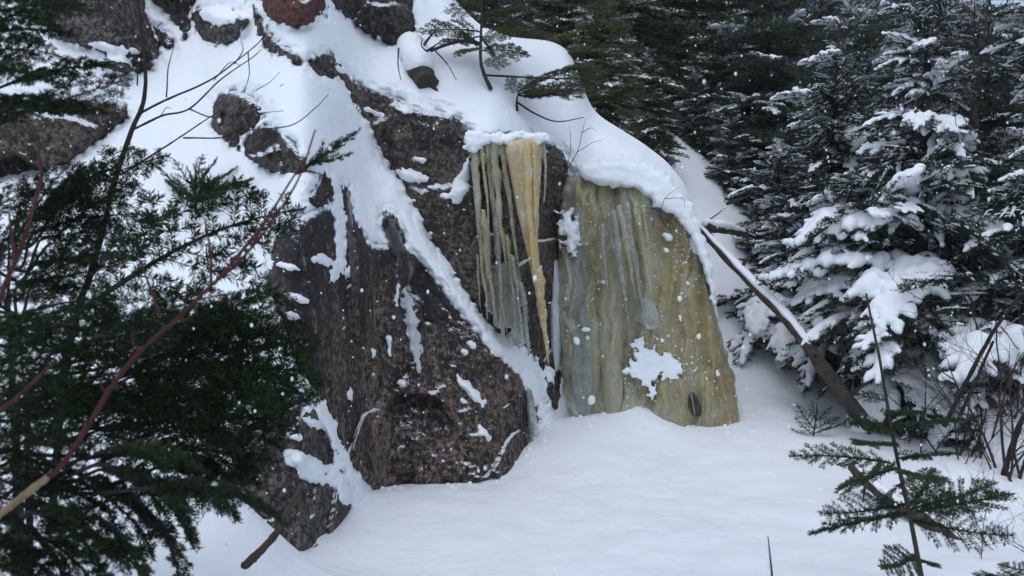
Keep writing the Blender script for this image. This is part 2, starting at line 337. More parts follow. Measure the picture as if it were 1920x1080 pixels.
# ------------------------------------------------------------------ the rock face: a relief of ledges and steep rock
ROCKS = {   # outline in photo pixels, material, bulge (m), rounding (px), label
 'slab': ([(598, 392), (545, 408), (512, 452), (500, 520), (530, 610), (560, 690), (585, 722), (612, 765), (640, 830), (668, 890), (715, 930), (800, 925), (900, 915), (950, 905), (985, 870), (1016, 850), (1015, 800), (996, 735), (975, 700), (940, 672), (905, 640), (880, 612), (850, 576), (830, 548), (800, 505), (780, 482), (762, 462), (757, 430), (738, 398), (715, 390), (722, 430), (726, 455), (700, 458), (684, 452), (668, 420), (655, 370), (650, 345), (640, 345), (645, 390), (650, 450), (646, 520), (634, 500), (628, 440), (625, 395)],
   ROCK_PINK, .13, 45, 'huge pinkish brown granite slab rising from the snow, streaked black'),
 'outcrop': ([(598, 98), (632, 104), (655, 150), (700, 168), (752, 186), (800, 205), (858, 212), (880, 250), (905, 262), (1030, 262), (1062, 290), (1075, 330), (1062, 420), (1045, 520), (1050, 640), (1052, 770), (1030, 760), (1020, 705), (1005, 668), (985, 650), (962, 640), (930, 622), (900, 590), (872, 545), (845, 502), (818, 455), (790, 412), (762, 365), (738, 318), (712, 278), (694, 232), (675, 214), (655, 172), (640, 150), (612, 148), (580, 128), (578, 112)],
   ROCK_BROWN, .12, 45, 'dark brown rock outcrop slanting down behind the hanging icicles'),
 'red': ([(480, -40), (488, 12), (505, 38), (545, 54), (588, 46), (610, 22), (612, -40)], ROCK_RED, .28, 40, 'rounded red granite boulder at the top of the slope'),
 'black': ([(612, -40), (622, 10), (645, 28), (690, 64), (738, 88), (770, 74), (782, 42), (765, -40)], ROCK_DARK, .3, 45, 'blackish boulder beside the red one above the snow'),
 'capped': ([(356, 18), (366, 50), (378, 76), (400, 86), (438, 80), (462, 56), (470, 30), (440, 22), (400, 12)], ROCK_GREY, .22, 30, 'round grey brown boulder with a snow cap, uphill from the bare sapling'),
 'crack': ([(272, -40), (282, 0), (312, 22), (330, 45), (342, 76), (352, 74), (358, 48), (352, 18), (372, -6), (378, -40)], ROCK_BROWN, .15, 25, 'brown rock wedged between the snow cap and the round boulder'),
 'wedge': ([(284, 44), (300, 52), (318, 64), (328, 80), (318, 95), (304, 90), (292, 70)], ROCK_DARK, .15, 16, 'small dark rock under a rounded strip of snow'),
 'sliver': ([(470, 8), (482, 4), (494, 40), (520, 82), (560, 96), (566, 124), (545, 112), (512, 100), (488, 78), (474, 50)], ROCK_GREY, .12, 18, 'narrow grey rock rib running down below the red boulder'),
 'big': ([(40, -60), (60, 30), (100, 62), (130, 84), (200, 100), (180, 118), (192, 132), (250, 139), (288, 126), (300, 104), (296, 78), (284, 52), (272, 10), (268, -60)], ROCK_GREY, .25, 60, 'big speckled grey boulder behind the upper bare stem'),
 'bank': ([(-330, 180), (-200, 170), (0, 186), (60, 184), (130, 180), (200, 178), (238, 190), (244, 218), (222, 236), (192, 258), (150, 292), (100, 318), (40, 340), (0, 344), (-330, 420)], ROCK_BROWN, .14, 45, 'wide brown rock bank behind the fir branches, snow above and below'),
 'knob': ([(398, 196), (412, 174), (440, 169), (472, 180), (497, 208), (482, 234), (458, 252), (450, 274), (458, 292), (436, 278), (412, 258), (392, 236)], ROCK_DARK, .12, 22, 'dark knobbly rock poking out of the open snow slope'),
 'hump': ([(452, 280), (466, 256), (486, 238), (512, 238), (545, 262), (572, 298), (580, 318), (566, 330), (532, 328), (494, 314), (462, 296)], ROCK_DARK, .14, 22, 'dark humped rock just below the knobbly one on the slope'),
 'chip': ([(604, 312), (622, 330), (627, 356), (624, 382), (598, 388), (578, 380), (576, 368), (596, 350)], ROCK_DARK, .1, 18, 'small dark rock sitting on top of the pinkish slab'),
 'corner': ([(556, 742), (580, 748), (598, 780), (612, 812), (630, 860), (650, 900), (662, 935), (652, 985), (605, 1025), (556, 1075), (500, 1080), (430, 1040), (410, 940), (430, 850), (480, 785), (525, 758)], ROCK_GREY, .16, 40, 'dark grey rock with snow patches low down beside the fir branches'),
 'foot': ([(330, 1030), (370, 1010), (420, 1020), (452, 1050), (470, 1110), (330, 1120)], ROCK_DARK, .12, 25, 'dark rock edge showing through snow under the drooping fir tips'),
}
PATCH = [(885, 735, 36, 9, .85), (908, 812, 15, 7, 1.0), (655, 508, 9, 11, 0), (606, 488, 20, 10, .2), (630, 508, 10, 22, .3), (882, 645, 14, 6, .9), (868, 752, 6, 5, 0), (772, 330, 26, 12, .25),
         (862, 352, 15, 34, .35), (640, 905, 15, 20, .5), (872, 660, 7, 5, .5), (753, 716, 6, 6, 0), (655, 740, 5, 12, 0), (572, 868, 44, 17, .35), (545, 850, 16, 9, .3), (590, 895, 30, 12, .25), (600, 882, 26, 9, -.4),
         (628, 880, 9, 34, .15), (622, 800, 10, 14, .2), (586, 792, 20, 9, .5), (650, 930, 16, 18, .2), (612, 790, 8, 18, .4), (575, 765, 14, 8, .4), (835, 365, 9, 6, 0), (790, 300, 10, 5, .3), (700, 385, 16, 9, .3), (730, 640, 4, 20, 0),
         (700, 210, 14, 6, .4), (640, 130, 12, 6, .4), (760, 205, 20, 6, .3), (820, 350, 6, 5, 0), (585, 60, 8, 5, 0), (410, 28, 34, 20, .1), (205, 90, 40, 9, .2), (225, 108, 30, 8, .25), (250, 95, 12, 6, .2), (555, 820, 12, 7, .4),
         (870, 330, 7, 26, .2), (1000, 700, 12, 36, -.5), (1030, 700, 10, 20, -.4), (975, 675, 16, 10, .6), (540, 500, 18, 6, .2), (560, 560, 20, 8, .4), (545, 590, 14, 9, .3), (560, 640, 18, 7, .3), (700, 660, 4, 9, 0), (745, 545, 5, 24, .05)]
us = np.arange(-330, 1412, 3.0); NR = 430; NC = len(us)
cta = np.array(CT); b_u = np.interp(us, cta[:, 0], cta[:, 1]); Yb_u = np.interp(us, cta[:, 0], cta[:, 2])
Yb_u = Yb_u + .28 * sstep(1020, 1050, us)
cr = np.array([(-330, -170), (740, -170), (800, -70), (860, 8), (900, 48), (960, 70), (1030, 76), (1062, 90), (1080, 118), (1092, 160), (1106, 200), (1130, 222), (1160, 240), (1205, 268), (1250, 302), (1285, 345), (1305, 400), (1322, 470), (1338, 540), (1355, 640), (1378, 720), (1392, 780), (1412, 815)])
c_u = np.interp(us, cr[:, 0], cr[:, 1]); c_u = blur(c_u[None, :], 0, 3.)[0]
tt = np.linspace(0, 1, NR)[:, None]
V_ = (b_u + 26)[None, :] * (1 - tt) + c_u[None, :] * tt; U_ = np.broadcast_to(us[None, :], V_.shape)
rock_d = {}; dmax = np.full(V_.shape, -1e9)
for k, (poly, *_r) in ROCKS.items():
    rock_d[k] = sdf(U_, V_, smooth_poly(poly, 1)); dmax = np.maximum(dmax, rock_d[k])
ice_top = np.interp(us, [1020, 1055, 1100, 1200, 1240, 1290, 1320, 1400], [262, 325, 325, 345, 380, 405, 460, 600])
steep = sstep(-8, 8, dmax)
s_f = .85 * (1 - steep) + .20 * steep
oc = sstep(-10, 10, rock_d['outcrop']) * sstep(850, 900, U_); s_f = s_f * (1 - oc) + .03 * oc
ic = sstep(1035, 1055, U_) * sstep(-6, 6, V_ - ice_top[None, :]); s_f = s_f * (1 - ic) + .06 * ic
nearc = np.exp(-((V_ - c_u[None, :]) / 30.) ** 2) * sstep(780, 860, U_); s_f = s_f + nearc * 1.3
s_f = blur(s_f, 2, 4)
kk = (540 - V_) / F; Yr = np.zeros_like(V_); Yr[0] = Yb_u
for j in range(1, NR):
    dk = kk[j] - kk[j - 1]; s = s_f[j]; Yr[j] = Yr[j - 1] + s * Yr[j - 1] * dk / (1 - s * kk[j])
Yr = blur(Yr, 3, 11)
PW = world(U_, V_, Yr)
lump = .05 * fbm(PW * 1.7 + 3, 3); Yr = Yr + .12 * perlin(PW * .55 + 1)
def prof(d, Rr): t = np.clip(d / Rr, 0, 1); return np.sqrt(np.clip(1 - (1 - t) ** 2, 0, 1))
nz = fbm(PW * np.array([2.6, 2.6, 2.0]), 5); nf = fbm(PW * 11, 4); ridg = 1 - np.abs(perlin(PW * np.array([3.5, 3.5, 1.6]) + 5)) * 2
def facets(p, cell, seed):
    q = p / cell; i0 = np.floor(q).astype(int); best = np.full(q.shape[:-1], 1e9); out = np.zeros(q.shape[:-1]); rr = np.random.default_rng(seed); C = rr.random((512, 3)); N = rr.normal(size=(512, 3)) * np.array([1, .4, .8])
    for dx in (-1, 0, 1):
        for dy in (-1, 0, 1):
            for dz in (-1, 0, 1):
                k = i0 + np.array([dx, dy, dz]); h = (k[..., 0] * 73 + k[..., 1] * 151 + k[..., 2] * 283) % 512; dl = q - k - C[h]; d = (dl ** 2).sum(-1); m_ = d < best
                best = np.where(m_, d, best); out = np.where(m_, (dl * N[h]).sum(-1) + .25 * (C[h, 0] - .5), out)
    return out * cell
fac = blur(.22 * facets(PW + .06 * nz[..., None], .75, 1) + .10 * facets(PW + .03 * nf[..., None], .26, 2), .8, .8)
gran = fbm(PW * 30 + 2, 3)
rough_d = .030 * nz + .006 * nf + .006 * ridg + 1.2 * fac + .0035 * gran
bul = np.zeros_like(V_)
for k, (poly, m_, B, Rr, lab) in ROCKS.items(): bul = np.maximum(bul, B * prof(rock_d[k], Rr))
ramp_in = sstep(-6, 14, dmax)
Yrt = Yr - bul - ramp_in * rough_d
PWk = world(U_, V_, Yr)
# snow lying on the relief
dsn = -dmax + 8.0 * fbm(PWk * 3.2, 3) + 7.0 * fbm(PWk * 12, 4)
frozen = sstep(1030, 1050, U_) * sstep(0, 10, V_ - ice_top[None, :] - 14 - 16 * fbm(PWk * 6 + 3, 3))
for (pu, pv, ra, rb, an) in PATCH:
    du, dv = U_ - pu, V_ - pv; ca, sa = math.cos(an), math.sin(an)
    e = np.sqrt(((du * ca + dv * sa) / ra) ** 2 + ((-du * sa + dv * ca) / rb) ** 2)
    dsn = np.maximum(dsn, (1 - e) * min(ra, rb) + 4.5 * perlin(PWk * 13 + pu) + 2.5 * perlin(PWk * 34))
edge = np.exp(-np.clip(dmax, 0, None) / 16.)
dsn = np.maximum(dsn, (fbm(PWk * 10 + 40, 3) - 1.12 + .72 * edge) * 12)
T_s = .11 + .03 * perlin(PWk * 1.3) + .24 * np.exp(-((V_ - ice_top[None, :] + 6) / 34.) ** 2) * sstep(1050, 1080, U_)
t_s = np.where(dsn > 0, T_s * (1 - np.exp(-np.clip(dsn, 0, None) / 11.)) + .006, dsn * .02)
t_s = t_s + np.where(dsn > 20, .03 * fbm(PWk * 1.6 + 7, 3), 0)
t_s = np.where(frozen > .5, np.minimum(t_s, .0), t_s)
ysm = blur(Yrt, 1.0, 1.0)
Ysn = ysm - np.clip(t_s, -.3, .5)
def with_rollover(Vw):
    top = Vw[-1]; ex = []
    for dy, dz in ((.05, .006), (.12, .004), (.22, -.02), (.38, -.08), (.6, -.22), (.9, -.5), (1.3, -1.0), (1.8, -1.9), (2.0, -3.2)): ex.append(top + np.array([dy * .12, dy, dz]))
    return np.concatenate([Vw, np.array(ex)], 0)
SV = with_rollover(world(U_, V_, Ysn))
slope = link('snow_slope', mesh('snow_slope', SV.reshape(-1, 3), grid_quads(SV.shape[0], NC)[:, ::-1], SNOW))
tag(slope, 'thick snow lying on the ledges and slopes of the rock face', None, None, 'structure')
def relief_Y(u, v):
    i = int(np.clip(round((u + 330) / 3), 0, NC - 1)); j = int(np.clip(np.searchsorted(-V_[:, i], -v), 0, NR - 1))
    return float(min(Yrt[j, i], Ysn[j, i]))
NAMES = {'slab': 'rock_slab', 'outcrop': 'rock_outcrop', 'red': 'red_boulder', 'black': 'dark_boulder', 'capped': 'snow_capped_boulder', 'crack': 'wedged_rock', 'wedge': 'small_rock', 'sliver': 'rock_rib', 'big': 'speckled_boulder', 'bank': 'rock_bank',
         'knob': 'knobbly_rock', 'hump': 'humped_rock', 'chip': 'small_rock', 'corner': 'patchy_rock', 'foot': 'rock_edge'}
for k, (poly, m_, B, Rr, lab) in ROCKS.items():
    d = rock_d[k]; keepv = d > -16
    Yk = Yr - B * prof(d, Rr) - ramp_in * rough_d + np.clip(-d, 0, 20) * .018
    Vk = world(U_, V_, Yk)
    kc = (keepv[:-1, :-1] & keepv[1:, :-1] & keepv[:-1, 1:] & keepv[1:, 1:])
    Q = grid_quads(NR, NC, kc)[:, ::-1]
    nV = Vk.reshape(-1, 3)
    # close the rock: its rim runs back into the hill
    Ed = np.concatenate([Q[:, [0, 1]], Q[:, [1, 2]], Q[:, [2, 3]], Q[:, [3, 0]]]); key = np.sort(Ed, 1); _, inv, cnt = np.unique(key[:, 0] * 10 ** 7 + key[:, 1], return_inverse=True, return_counts=True)
    be = Ed[cnt[inv] == 1]; off = len(nV)
    nV = np.concatenate([nV, nV + np.array([0, .5, -.1])]); Q = np.concatenate([Q, np.stack([be[:, 1], be[:, 0], be[:, 0] + off, be[:, 1] + off], -1)])
    v2, q2 = compact(nV, Q)
    o = link(NAMES[k], mesh(NAMES[k], v2, q2, m_)); tag(o, lab, 'rock', 'rocks of the cliff')

# ------------------------------------------------------------------ ice
def inflate(poly, Yf, B, Rr, back, st=4., disp=None, sm=1, jag=0., jf=9.):
    poly = smooth_poly(poly, sm) if sm else poly
    pa = np.array(poly); u0, v0 = pa.min(0) - 2 * st; u1, v1 = pa.max(0) + 2 * st
    u = np.arange(u0, u1 + st, st); v = np.arange(v0, v1 + st, st); U, V = np.meshgrid(u, v)
    d = sdf(U, V, poly)
    if jag: d = d + jag * fbm(np.stack([U / 178. * jf, V / 178. * jf, U * 0 + 3], -1), 4)
    gv, gu = np.gradient(d, st); gl = np.hypot(gu, gv) + 1e-6
    keep = d > -1.3 * st; neg = d < 0
    Us = np.where(neg, U - gu / gl * d, U); Vs = np.where(neg, V - gv / gl * d, V); ds = np.where(neg, 0, d)
    Y0 = Yf(Us, Vs) if callable(Yf) else np.full(Us.shape, Yf)
    p = prof(ds, Rr); fr = Y0 - B * p; bk = Y0 + back * p
    if disp is not None: fr = fr - disp(world(Us, Vs, fr)) * prof(ds, 14)
    kc = keep[:-1, :-1] & keep[1:, :-1] & keep[:-1, 1:] & keep[1:, 1:] & ((d[:-1, :-1] > 0) | (d[1:, :-1] > 0) | (d[:-1, 1:] > 0) | (d[1:, 1:] > 0))
    q = grid_quads(*U.shape, kc); n = U.size
    Vw = np.concatenate([world(Us, Vs, fr).reshape(-1, 3), world(Us, Vs, bk).reshape(-1, 3)])
    return compact(Vw, np.concatenate([q, q[:, ::-1] + n]))
ice_Y0 = 9.12
def ice_front(U, V):
    z = (790 - V) / F * 9; return ice_Y0 + .05 * z + .10 * ((U - 1200) / 180.) ** 2
def ice_disp(p):
    p = p + .10 * np.stack([perlin(p * 2.5), 0 * p[..., 0], perlin(p * 2.5 + 4)], -1)
    fl = fbm(p * np.array([2.6, 1, .45]), 3); rib = fbm(p * np.array([8, 2, .6]) + 4, 3); kn = fbm(p * np.array([6, 6, 3.5]) + 8, 4)
    return .15 * fl + .085 * rib + .030 * kn
fall = empty('frozen_waterfall', at(1210, 790, 9.0), 'broad olive and amber frozen waterfall standing on the snow', 'ice')
def child(name, m, parent):
    o = link(name, m, parent); o.matrix_parent_inverse = Matrix.Translation(-parent.location); return o
ip = [(1052, 332), (1100, 322), (1150, 335), (1200, 338), (1232, 372), (1262, 390), (1296, 405), (1318, 465), (1334, 540), (1350, 620), (1374, 700), (1384, 750), (1392, 830), (1300, 830), (1220, 830), (1140, 825), (1080, 820), (1056, 740), (1046, 660), (1040, 560), (1036, 480), (1046, 400)]
v, q = inflate(ip, ice_front, .30, 55, .25, 3., ice_disp, 1, 5.); child('ice_wall', mesh('ice_wall', v, q, ICE_MAIN), fall)
def lobe(poly, m, B, Rr, dy, name='ice_lobe', st=3., amp=1., sm=2):
    v, q = inflate(poly, lambda U, V: ice_front(U, V) - dy, B, Rr, .1, st, lambda p: amp * .4 * ice_disp(p * 1.3 + 2), sm); return child(name, mesh(name, v, q, m), fall)
lobe([(1118, 318), (1152, 318), (1160, 420), (1165, 520), (1170, 640), (1168, 770), (1160, 800), (1136, 800), (1128, 700), (1118, 560), (1112, 430)], ICE_GREEN, .10, 24, .24)
lobe([(1030, 470), (1048, 478), (1056, 560), (1054, 640), (1048, 700), (1038, 702), (1030, 640), (1026, 540)], ICE_WHITE, .10, 14, .12)
lobe([(1062, 400), (1105, 420), (1112, 540), (1115, 680), (1110, 800), (1076, 800), (1066, 700), (1058, 560)], ICE_GREY, .10, 26, .20)
lobe([(1330, 560), (1345, 600), (1366, 690), (1386, 770), (1392, 830), (1352, 830), (1342, 740), (1326, 640)], ICE_MAIN, .12, 20, .10)
lobe([(1158, 318), (1205, 322), (1228, 366), (1222, 402), (1196, 412), (1150, 396)], ICE_GREEN, .14, 22, .24)
lobe([(1232, 700), (1262, 690), (1296, 730), (1290, 760), (1296, 820), (1230, 820), (1222, 760)], ICE_MAIN, .10, 22, .28)
lobe([(1312, 735), (1330, 700), (1350, 740), (1352, 820), (1316, 820)], ICE_MAIN, .10, 16, .26)
# hollow near the foot: its shade is a dark patch laid on the ice
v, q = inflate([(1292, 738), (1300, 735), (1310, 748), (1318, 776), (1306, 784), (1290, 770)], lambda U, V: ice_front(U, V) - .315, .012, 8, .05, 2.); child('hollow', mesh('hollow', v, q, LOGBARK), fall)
def icicle(parent, u0, v0, u1, v1, wpx, Y, m, seed, bend=0., tip=.06, base=.55, name='icicle'):
    n = 26; t = np.linspace(0, 1, n); uu = u0 + (u1 - u0) * t + bend * np.sin(t * math.pi); vv = v0 + (v1 - v0) * t
    P = world(uu, vv, Y); r = wpx / 2 / F * Y; sh = np.where(t < .12, base + (1 - base) * t / .12, 1) * (1 - t) ** .75 * (1 - tip) + tip
    V, Q, T = tube(P, r * sh * (1 + .22 * perlin(np.stack([t * 7, t * 0 + seed * 3.3, t * 0], -1)) + .10 * np.sin(t * 55 + seed)), 12)
    V = V + (V - P.mean(0)) * 0; c = np.repeat(P, 12, 0); c = np.concatenate([c, P[:1], P[-1:]]); V = c + (V - c) * (1 + .55 * fbm(V * np.array([18, 18, 6]) + seed, 3))[:, None] + np.stack([.012 * perlin(c * 4 + seed), 0 * c[:, 0], 0 * c[:, 0]], -1)
    return child(name, mesh(name, V, Q, m, None, True, T), parent)
for k, (a, b, c, d, w_) in enumerate([(1148, 395, 1181, 628, 17), (1162, 385, 1192, 560, 18), (1174, 380, 1207, 596, 17), (1190, 380, 1224, 570, 16), (1140, 400, 1158, 500, 12), (1205, 385, 1216, 470, 12), (1128, 420, 1140, 560, 12)]):
    icicle(fall, a, b, c, d, w_, ice_Y0 - .50, ICE_GREY if k % 2 == 0 else ICE_GREEN, k)
bb = curve([(1196, 558), (1206, 570), (1212, 588), (1213, 606), (1208, 614)], 12); child('ice_bulb', MB().tube(world(bb[:, 0], bb[:, 1], ice_Y0 - .42), np.array([4, 7, 11, 15, 18, 20, 21, 21, 19, 16, 11, 5]) / F * 9, 14, wob=.25).mesh('ice_bulb', ICE_GREY), fall)
icicle(fall, 1296, 738, 1304, 780, 5, ice_Y0 - .36, ICE_GREEN, 20)
def ice_snow(poly, dy, B, Rr=10, sm=1, rag=.8, back=.12):
    v, q = inflate(poly, lambda U, V: ice_front(U, V) - dy, B, Rr, back, 2.5, lambda p: .014 * fbm(p * 6, 3), sm, 9. * rag, 8. if rag < 1 else 15.)
    v = v + (.003 * np.stack([perlin(v * 30), perlin(v * 30 + 7), perlin(v * 30 + 13)], -1)); return child('snow_patch', mesh('snow_patch', v, q, SNOW), fall)
ice_snow([(1082, 306), (1150, 296), (1220, 306), (1270, 346), (1310, 404), (1335, 500), (1344, 570), (1332, 556), (1314, 486), (1288, 430), (1262, 402), (1232, 390), (1208, 364), (1180, 354), (1130, 348), (1090, 338)], .40, .10, 16, 1, .8, .5)
ice_snow([(1040, 412), (1058, 392), (1076, 398), (1090, 428), (1086, 462), (1072, 490), (1060, 468), (1052, 440)], .26, .10, 14, 1, 1.8)
ice_snow([(1186, 640), (1198, 634), (1216, 650), (1238, 662), (1262, 660), (1284, 708), (1262, 714), (1240, 706), (1226, 712), (1228, 750), (1214, 742), (1206, 712), (1172, 706), (1168, 690), (1188, 676)], .36, .022, 14, 1, 1.9)
ice_snow([(1240, 432), (1262, 440), (1258, 452), (1240, 446)], .33, .03)
ice_snow([(1276, 518), (1292, 526), (1304, 536), (1284, 534)], .30, .03)
ice_snow([(1288, 440), (1306, 450), (1316, 478), (1304, 476), (1290, 462)], .24, .04)
ice_snow([(1322, 520), (1332, 545), (1340, 570), (1330, 566)], .13, .05)
for (a, b, c, d) in [(1100, 618, 9, 7), (1082, 640, 6, 7), (1276, 598, 4, 8), (1274, 560, 4, 6), (1240, 640, 4, 4), (1130, 480, 6, 5), (1250, 470, 6, 5), (1132, 530, 7, 4), (1108, 750, 8, 10), (1240, 585, 3, 3), (1060, 560, 4, 4), (1310, 630, 4, 6), (1345, 700, 4, 8)]:
    ice_snow([(a + c * math.cos(t), b + d * math.sin(t)) for t in np.linspace(0, 2 * math.pi, 9)[:-1]], .37, .02, 5, 0, .35)

ph = (1 + 5 ** .5) / 2
def unit(a): return a / (np.linalg.norm(a, axis=-1, keepdims=True) + 1e-9)
ico = unit(np.array([(-1, ph, 0), (1, ph, 0), (-1, -ph, 0), (1, -ph, 0), (0, -1, ph), (0, 1, ph), (0, -1, -ph), (0, 1, -ph), (ph, 0, -1), (ph, 0, 1), (-ph, 0, -1), (-ph, 0, 1)]))
it = np.array([(0, 11, 5), (0, 5, 1), (0, 1, 7), (0, 7, 10), (0, 10, 11), (1, 5, 9), (5, 11, 4), (11, 10, 2), (10, 7, 6), (7, 1, 8), (3, 9, 4), (3, 4, 2), (3, 2, 6), (3, 6, 8), (3, 8, 9), (4, 9, 5), (2, 4, 11), (6, 2, 10), (8, 6, 7), (9, 8, 1)])
def flecks(P, rad, name, parent=None, squash=(1, 1, 1)):
    n = len(P); V = (P[:, None] + ico[None] * np.asarray(rad)[:, None, None] * np.asarray(squash)).reshape(-1, 3); m = mesh(name, V, None, SNOW, None, True, (it[None] + 12 * np.arange(n)[:, None, None]).reshape(-1, 3))
    o = child(name, m, parent) if parent else link(name, m); o['kind'] = 'stuff'; return o
r = np.random.default_rng(5); fu = np.concatenate([r.normal(1228, 40, 260), r.uniform(1060, 1380, 420), r.normal(1290, 22, 160)]); fv = np.concatenate([r.normal(690, 30, 260), r.uniform(350, 780, 420), r.normal(440, 40, 160)])
dd = sdf(fu, fv, smooth_poly(ip, 1)); ok = dd > 12; fu, fv, dd = fu[ok], fv[ok], dd[ok]; Y0 = ice_front(fu, fv) - .30 * prof(dd, 55); Y0 = Y0 - ice_disp(world(fu, fv, Y0)) * prof(dd, 14)
flecks(world(fu, fv, Y0), r.uniform(.003, .013, len(fu)) * r.random(len(fu)) ** .6 + .003, 'snow_flecks', fall, (1, .5, 1))

curtain = empty('icicle_curtain', at(945, 640, 8.45), 'curtain of thin greenish icicles hanging on the dark rock outcrop', 'ice')
face_Y = min(relief_Y(u, v) for u in range(890, 1010, 12) for v in range(290, 600, 30)) + .05
for k, (a, b, c, d, w_, m_) in enumerate([(888, 262, 914, 600, 15, 'g'), (900, 266, 920, 500, 12, 'g'), (912, 262, 930, 470, 11, 'g'), (926, 258, 950, 500, 15, 'g'), (940, 262, 962, 452, 12, 'g'), (884, 300, 905, 520, 10, 'y'), (906, 400, 930, 612, 14, 'g'),
      (930, 400, 948, 640, 12, 'y'), (948, 440, 968, 640, 11, 'g'), (962, 470, 984, 650, 13, 'y'), (1004, 264, 1007, 430, 13, 'g'), (1014, 266, 1011, 400, 11, 'g'), (1020, 280, 1016, 380, 8, 'y'), (895, 480, 904, 580, 9, 'g'), (958, 262, 966, 380, 10, 'g'), (976, 520, 994, 668, 10, 'y'), (918, 320, 940, 590, 8, 'g'), (936, 500, 952, 632, 8, 'g'), (890, 330, 922, 560, 7, 'g'), (945, 300, 976, 560, 8, 'g')]):
    icicle(curtain, a, b + 10 * math.sin(k * 5.1), c + 3 * math.sin(k * 3.3), d, w_ * (1.0 + .35 * math.sin(k * 4.7)), face_Y - .10 - .03 * math.sin(k * 2.3), {'g': ICE_GREEN, 'y': ICE_GREY}[m_], 40 + k, bend=3 * math.sin(k * 1.7), tip=.25 if m_ == 'y' else .08)
v, q = inflate([(880, 262), (940, 256), (1024, 262), (1022, 290), (1000, 300), (960, 296), (920, 306), (886, 300)], face_Y - .02, .10, 14, .15, 2.5, lambda p: .05 * fbm(p * np.array([12, 3, 3]), 3), 1, 11., 9.); child('ice_lip', mesh('ice_lip', v, q, ICE_GREEN), curtain)
v, q = inflate([(900, 470), (925, 500), (955, 490), (978, 560), (990, 640), (978, 655), (950, 636), (924, 600), (908, 560)], face_Y, .06, 12, .15, 2.5, lambda p: .06 * fbm(p * np.array([14, 3, 1.2]), 3), 1, 16., 7.); child('ice_sheet', mesh('ice_sheet', v, q, ICE_GREY), curtain)
big = empty('amber_icicle', at(1025, 660, face_Y - .16), 'long amber icicle tapering to a point beside the greenish curtain', 'icicle')
ap = [(944, 268), (975, 258), (1010, 264), (1016, 300), (1012, 345), (1010, 400), (1008, 450), (1014, 510), (1020, 580), (1027, 655), (1029, 678), (1026, 678), (1018, 620), (1006, 560), (994, 500), (980, 440), (968, 390), (957, 330)]
v, q = inflate(ap, face_Y - .17, .13, 26, .10, 2.5, lambda p: .045 * fbm(p * np.array([9, 3, 1.2]), 4), 1); child('ice_body', mesh('ice_body', v, q, ICE_AMBER), big)
icicle(big, 1006, 500, 1029, 684, 20, face_Y - .20, ICE_AMBER, 75, tip=.1, base=.8); icicle(big, 1000, 265, 1004, 440, 14, face_Y - .28, ICE_AMBER, 71); icicle(big, 965, 270, 985, 400, 16, face_Y - .28, ICE_AMBER, 72); icicle(big, 985, 262, 1000, 520, 18, face_Y - .30, ICE_AMBER, 73)
v, q = inflate([(872, 240), (905, 246), (940, 250), (985, 246), (1030, 252), (1034, 268), (1012, 272), (985, 266), (955, 272), (925, 270), (900, 276), (884, 290), (872, 284)], face_Y - .13, .06, 12, .3, 2.5, lambda p: .02 * fbm(p * 8, 3), 1, 10., 10.); child('snow_cap', mesh('snow_cap', v, q, SNOW), curtain)
# thin ice on the slab and at its right corner
def skin(name, poly, m, label, off=.02, B=.03, jag=0.):
    v, q = inflate(poly, lambda U, V: np.vectorize(relief_Y)(U, V) + .0, B + off, 12, .06, 3., lambda p: .02 * fbm(p * np.array([14, 5, 1.5]), 3), 1, jag, 12.)
    o = link(name, mesh(name, v, q, m)); return tag(o, label, 'ice')
skin('ice_streak', [(756, 540), (770, 536), (778, 570), (786, 620), (791, 670), (789, 712), (782, 692), (772, 660), (762, 620), (756, 580)], ICE_WHITE, 'thin clear ice streak running down the pinkish slab', .012, .015, 9.)
skin('ice_streak', [(648, 352), (656, 356), (664, 430), (672, 500), (668, 540), (656, 520), (648, 440)], ICE_BLACK, 'dark wet ice in the groove at the top of the pinkish slab', .015, .02, 6.)
skin('ice_streak', [(718, 392), (738, 398), (756, 432), (760, 470), (744, 490), (728, 470), (722, 430)], ICE_BLACK, 'dark wet ice below the snow tongue on the pinkish slab', .015, .02, 8.)
skin('ice_column', [(985, 720), (1000, 735), (1006, 780), (1016, 830), (1008, 842), (994, 838), (988, 790)], ICE_GREY, 'small grey ice column at the foot of the slab corner', .05, .08)
0 and skin('ice_lump', [(962, 650), (990, 662), (996, 700), (984, 712), (966, 690)], ICE_GREY, 'lump of grey ice on the snow ledge below the icicle curtain', .05, .08)
print('relief done')

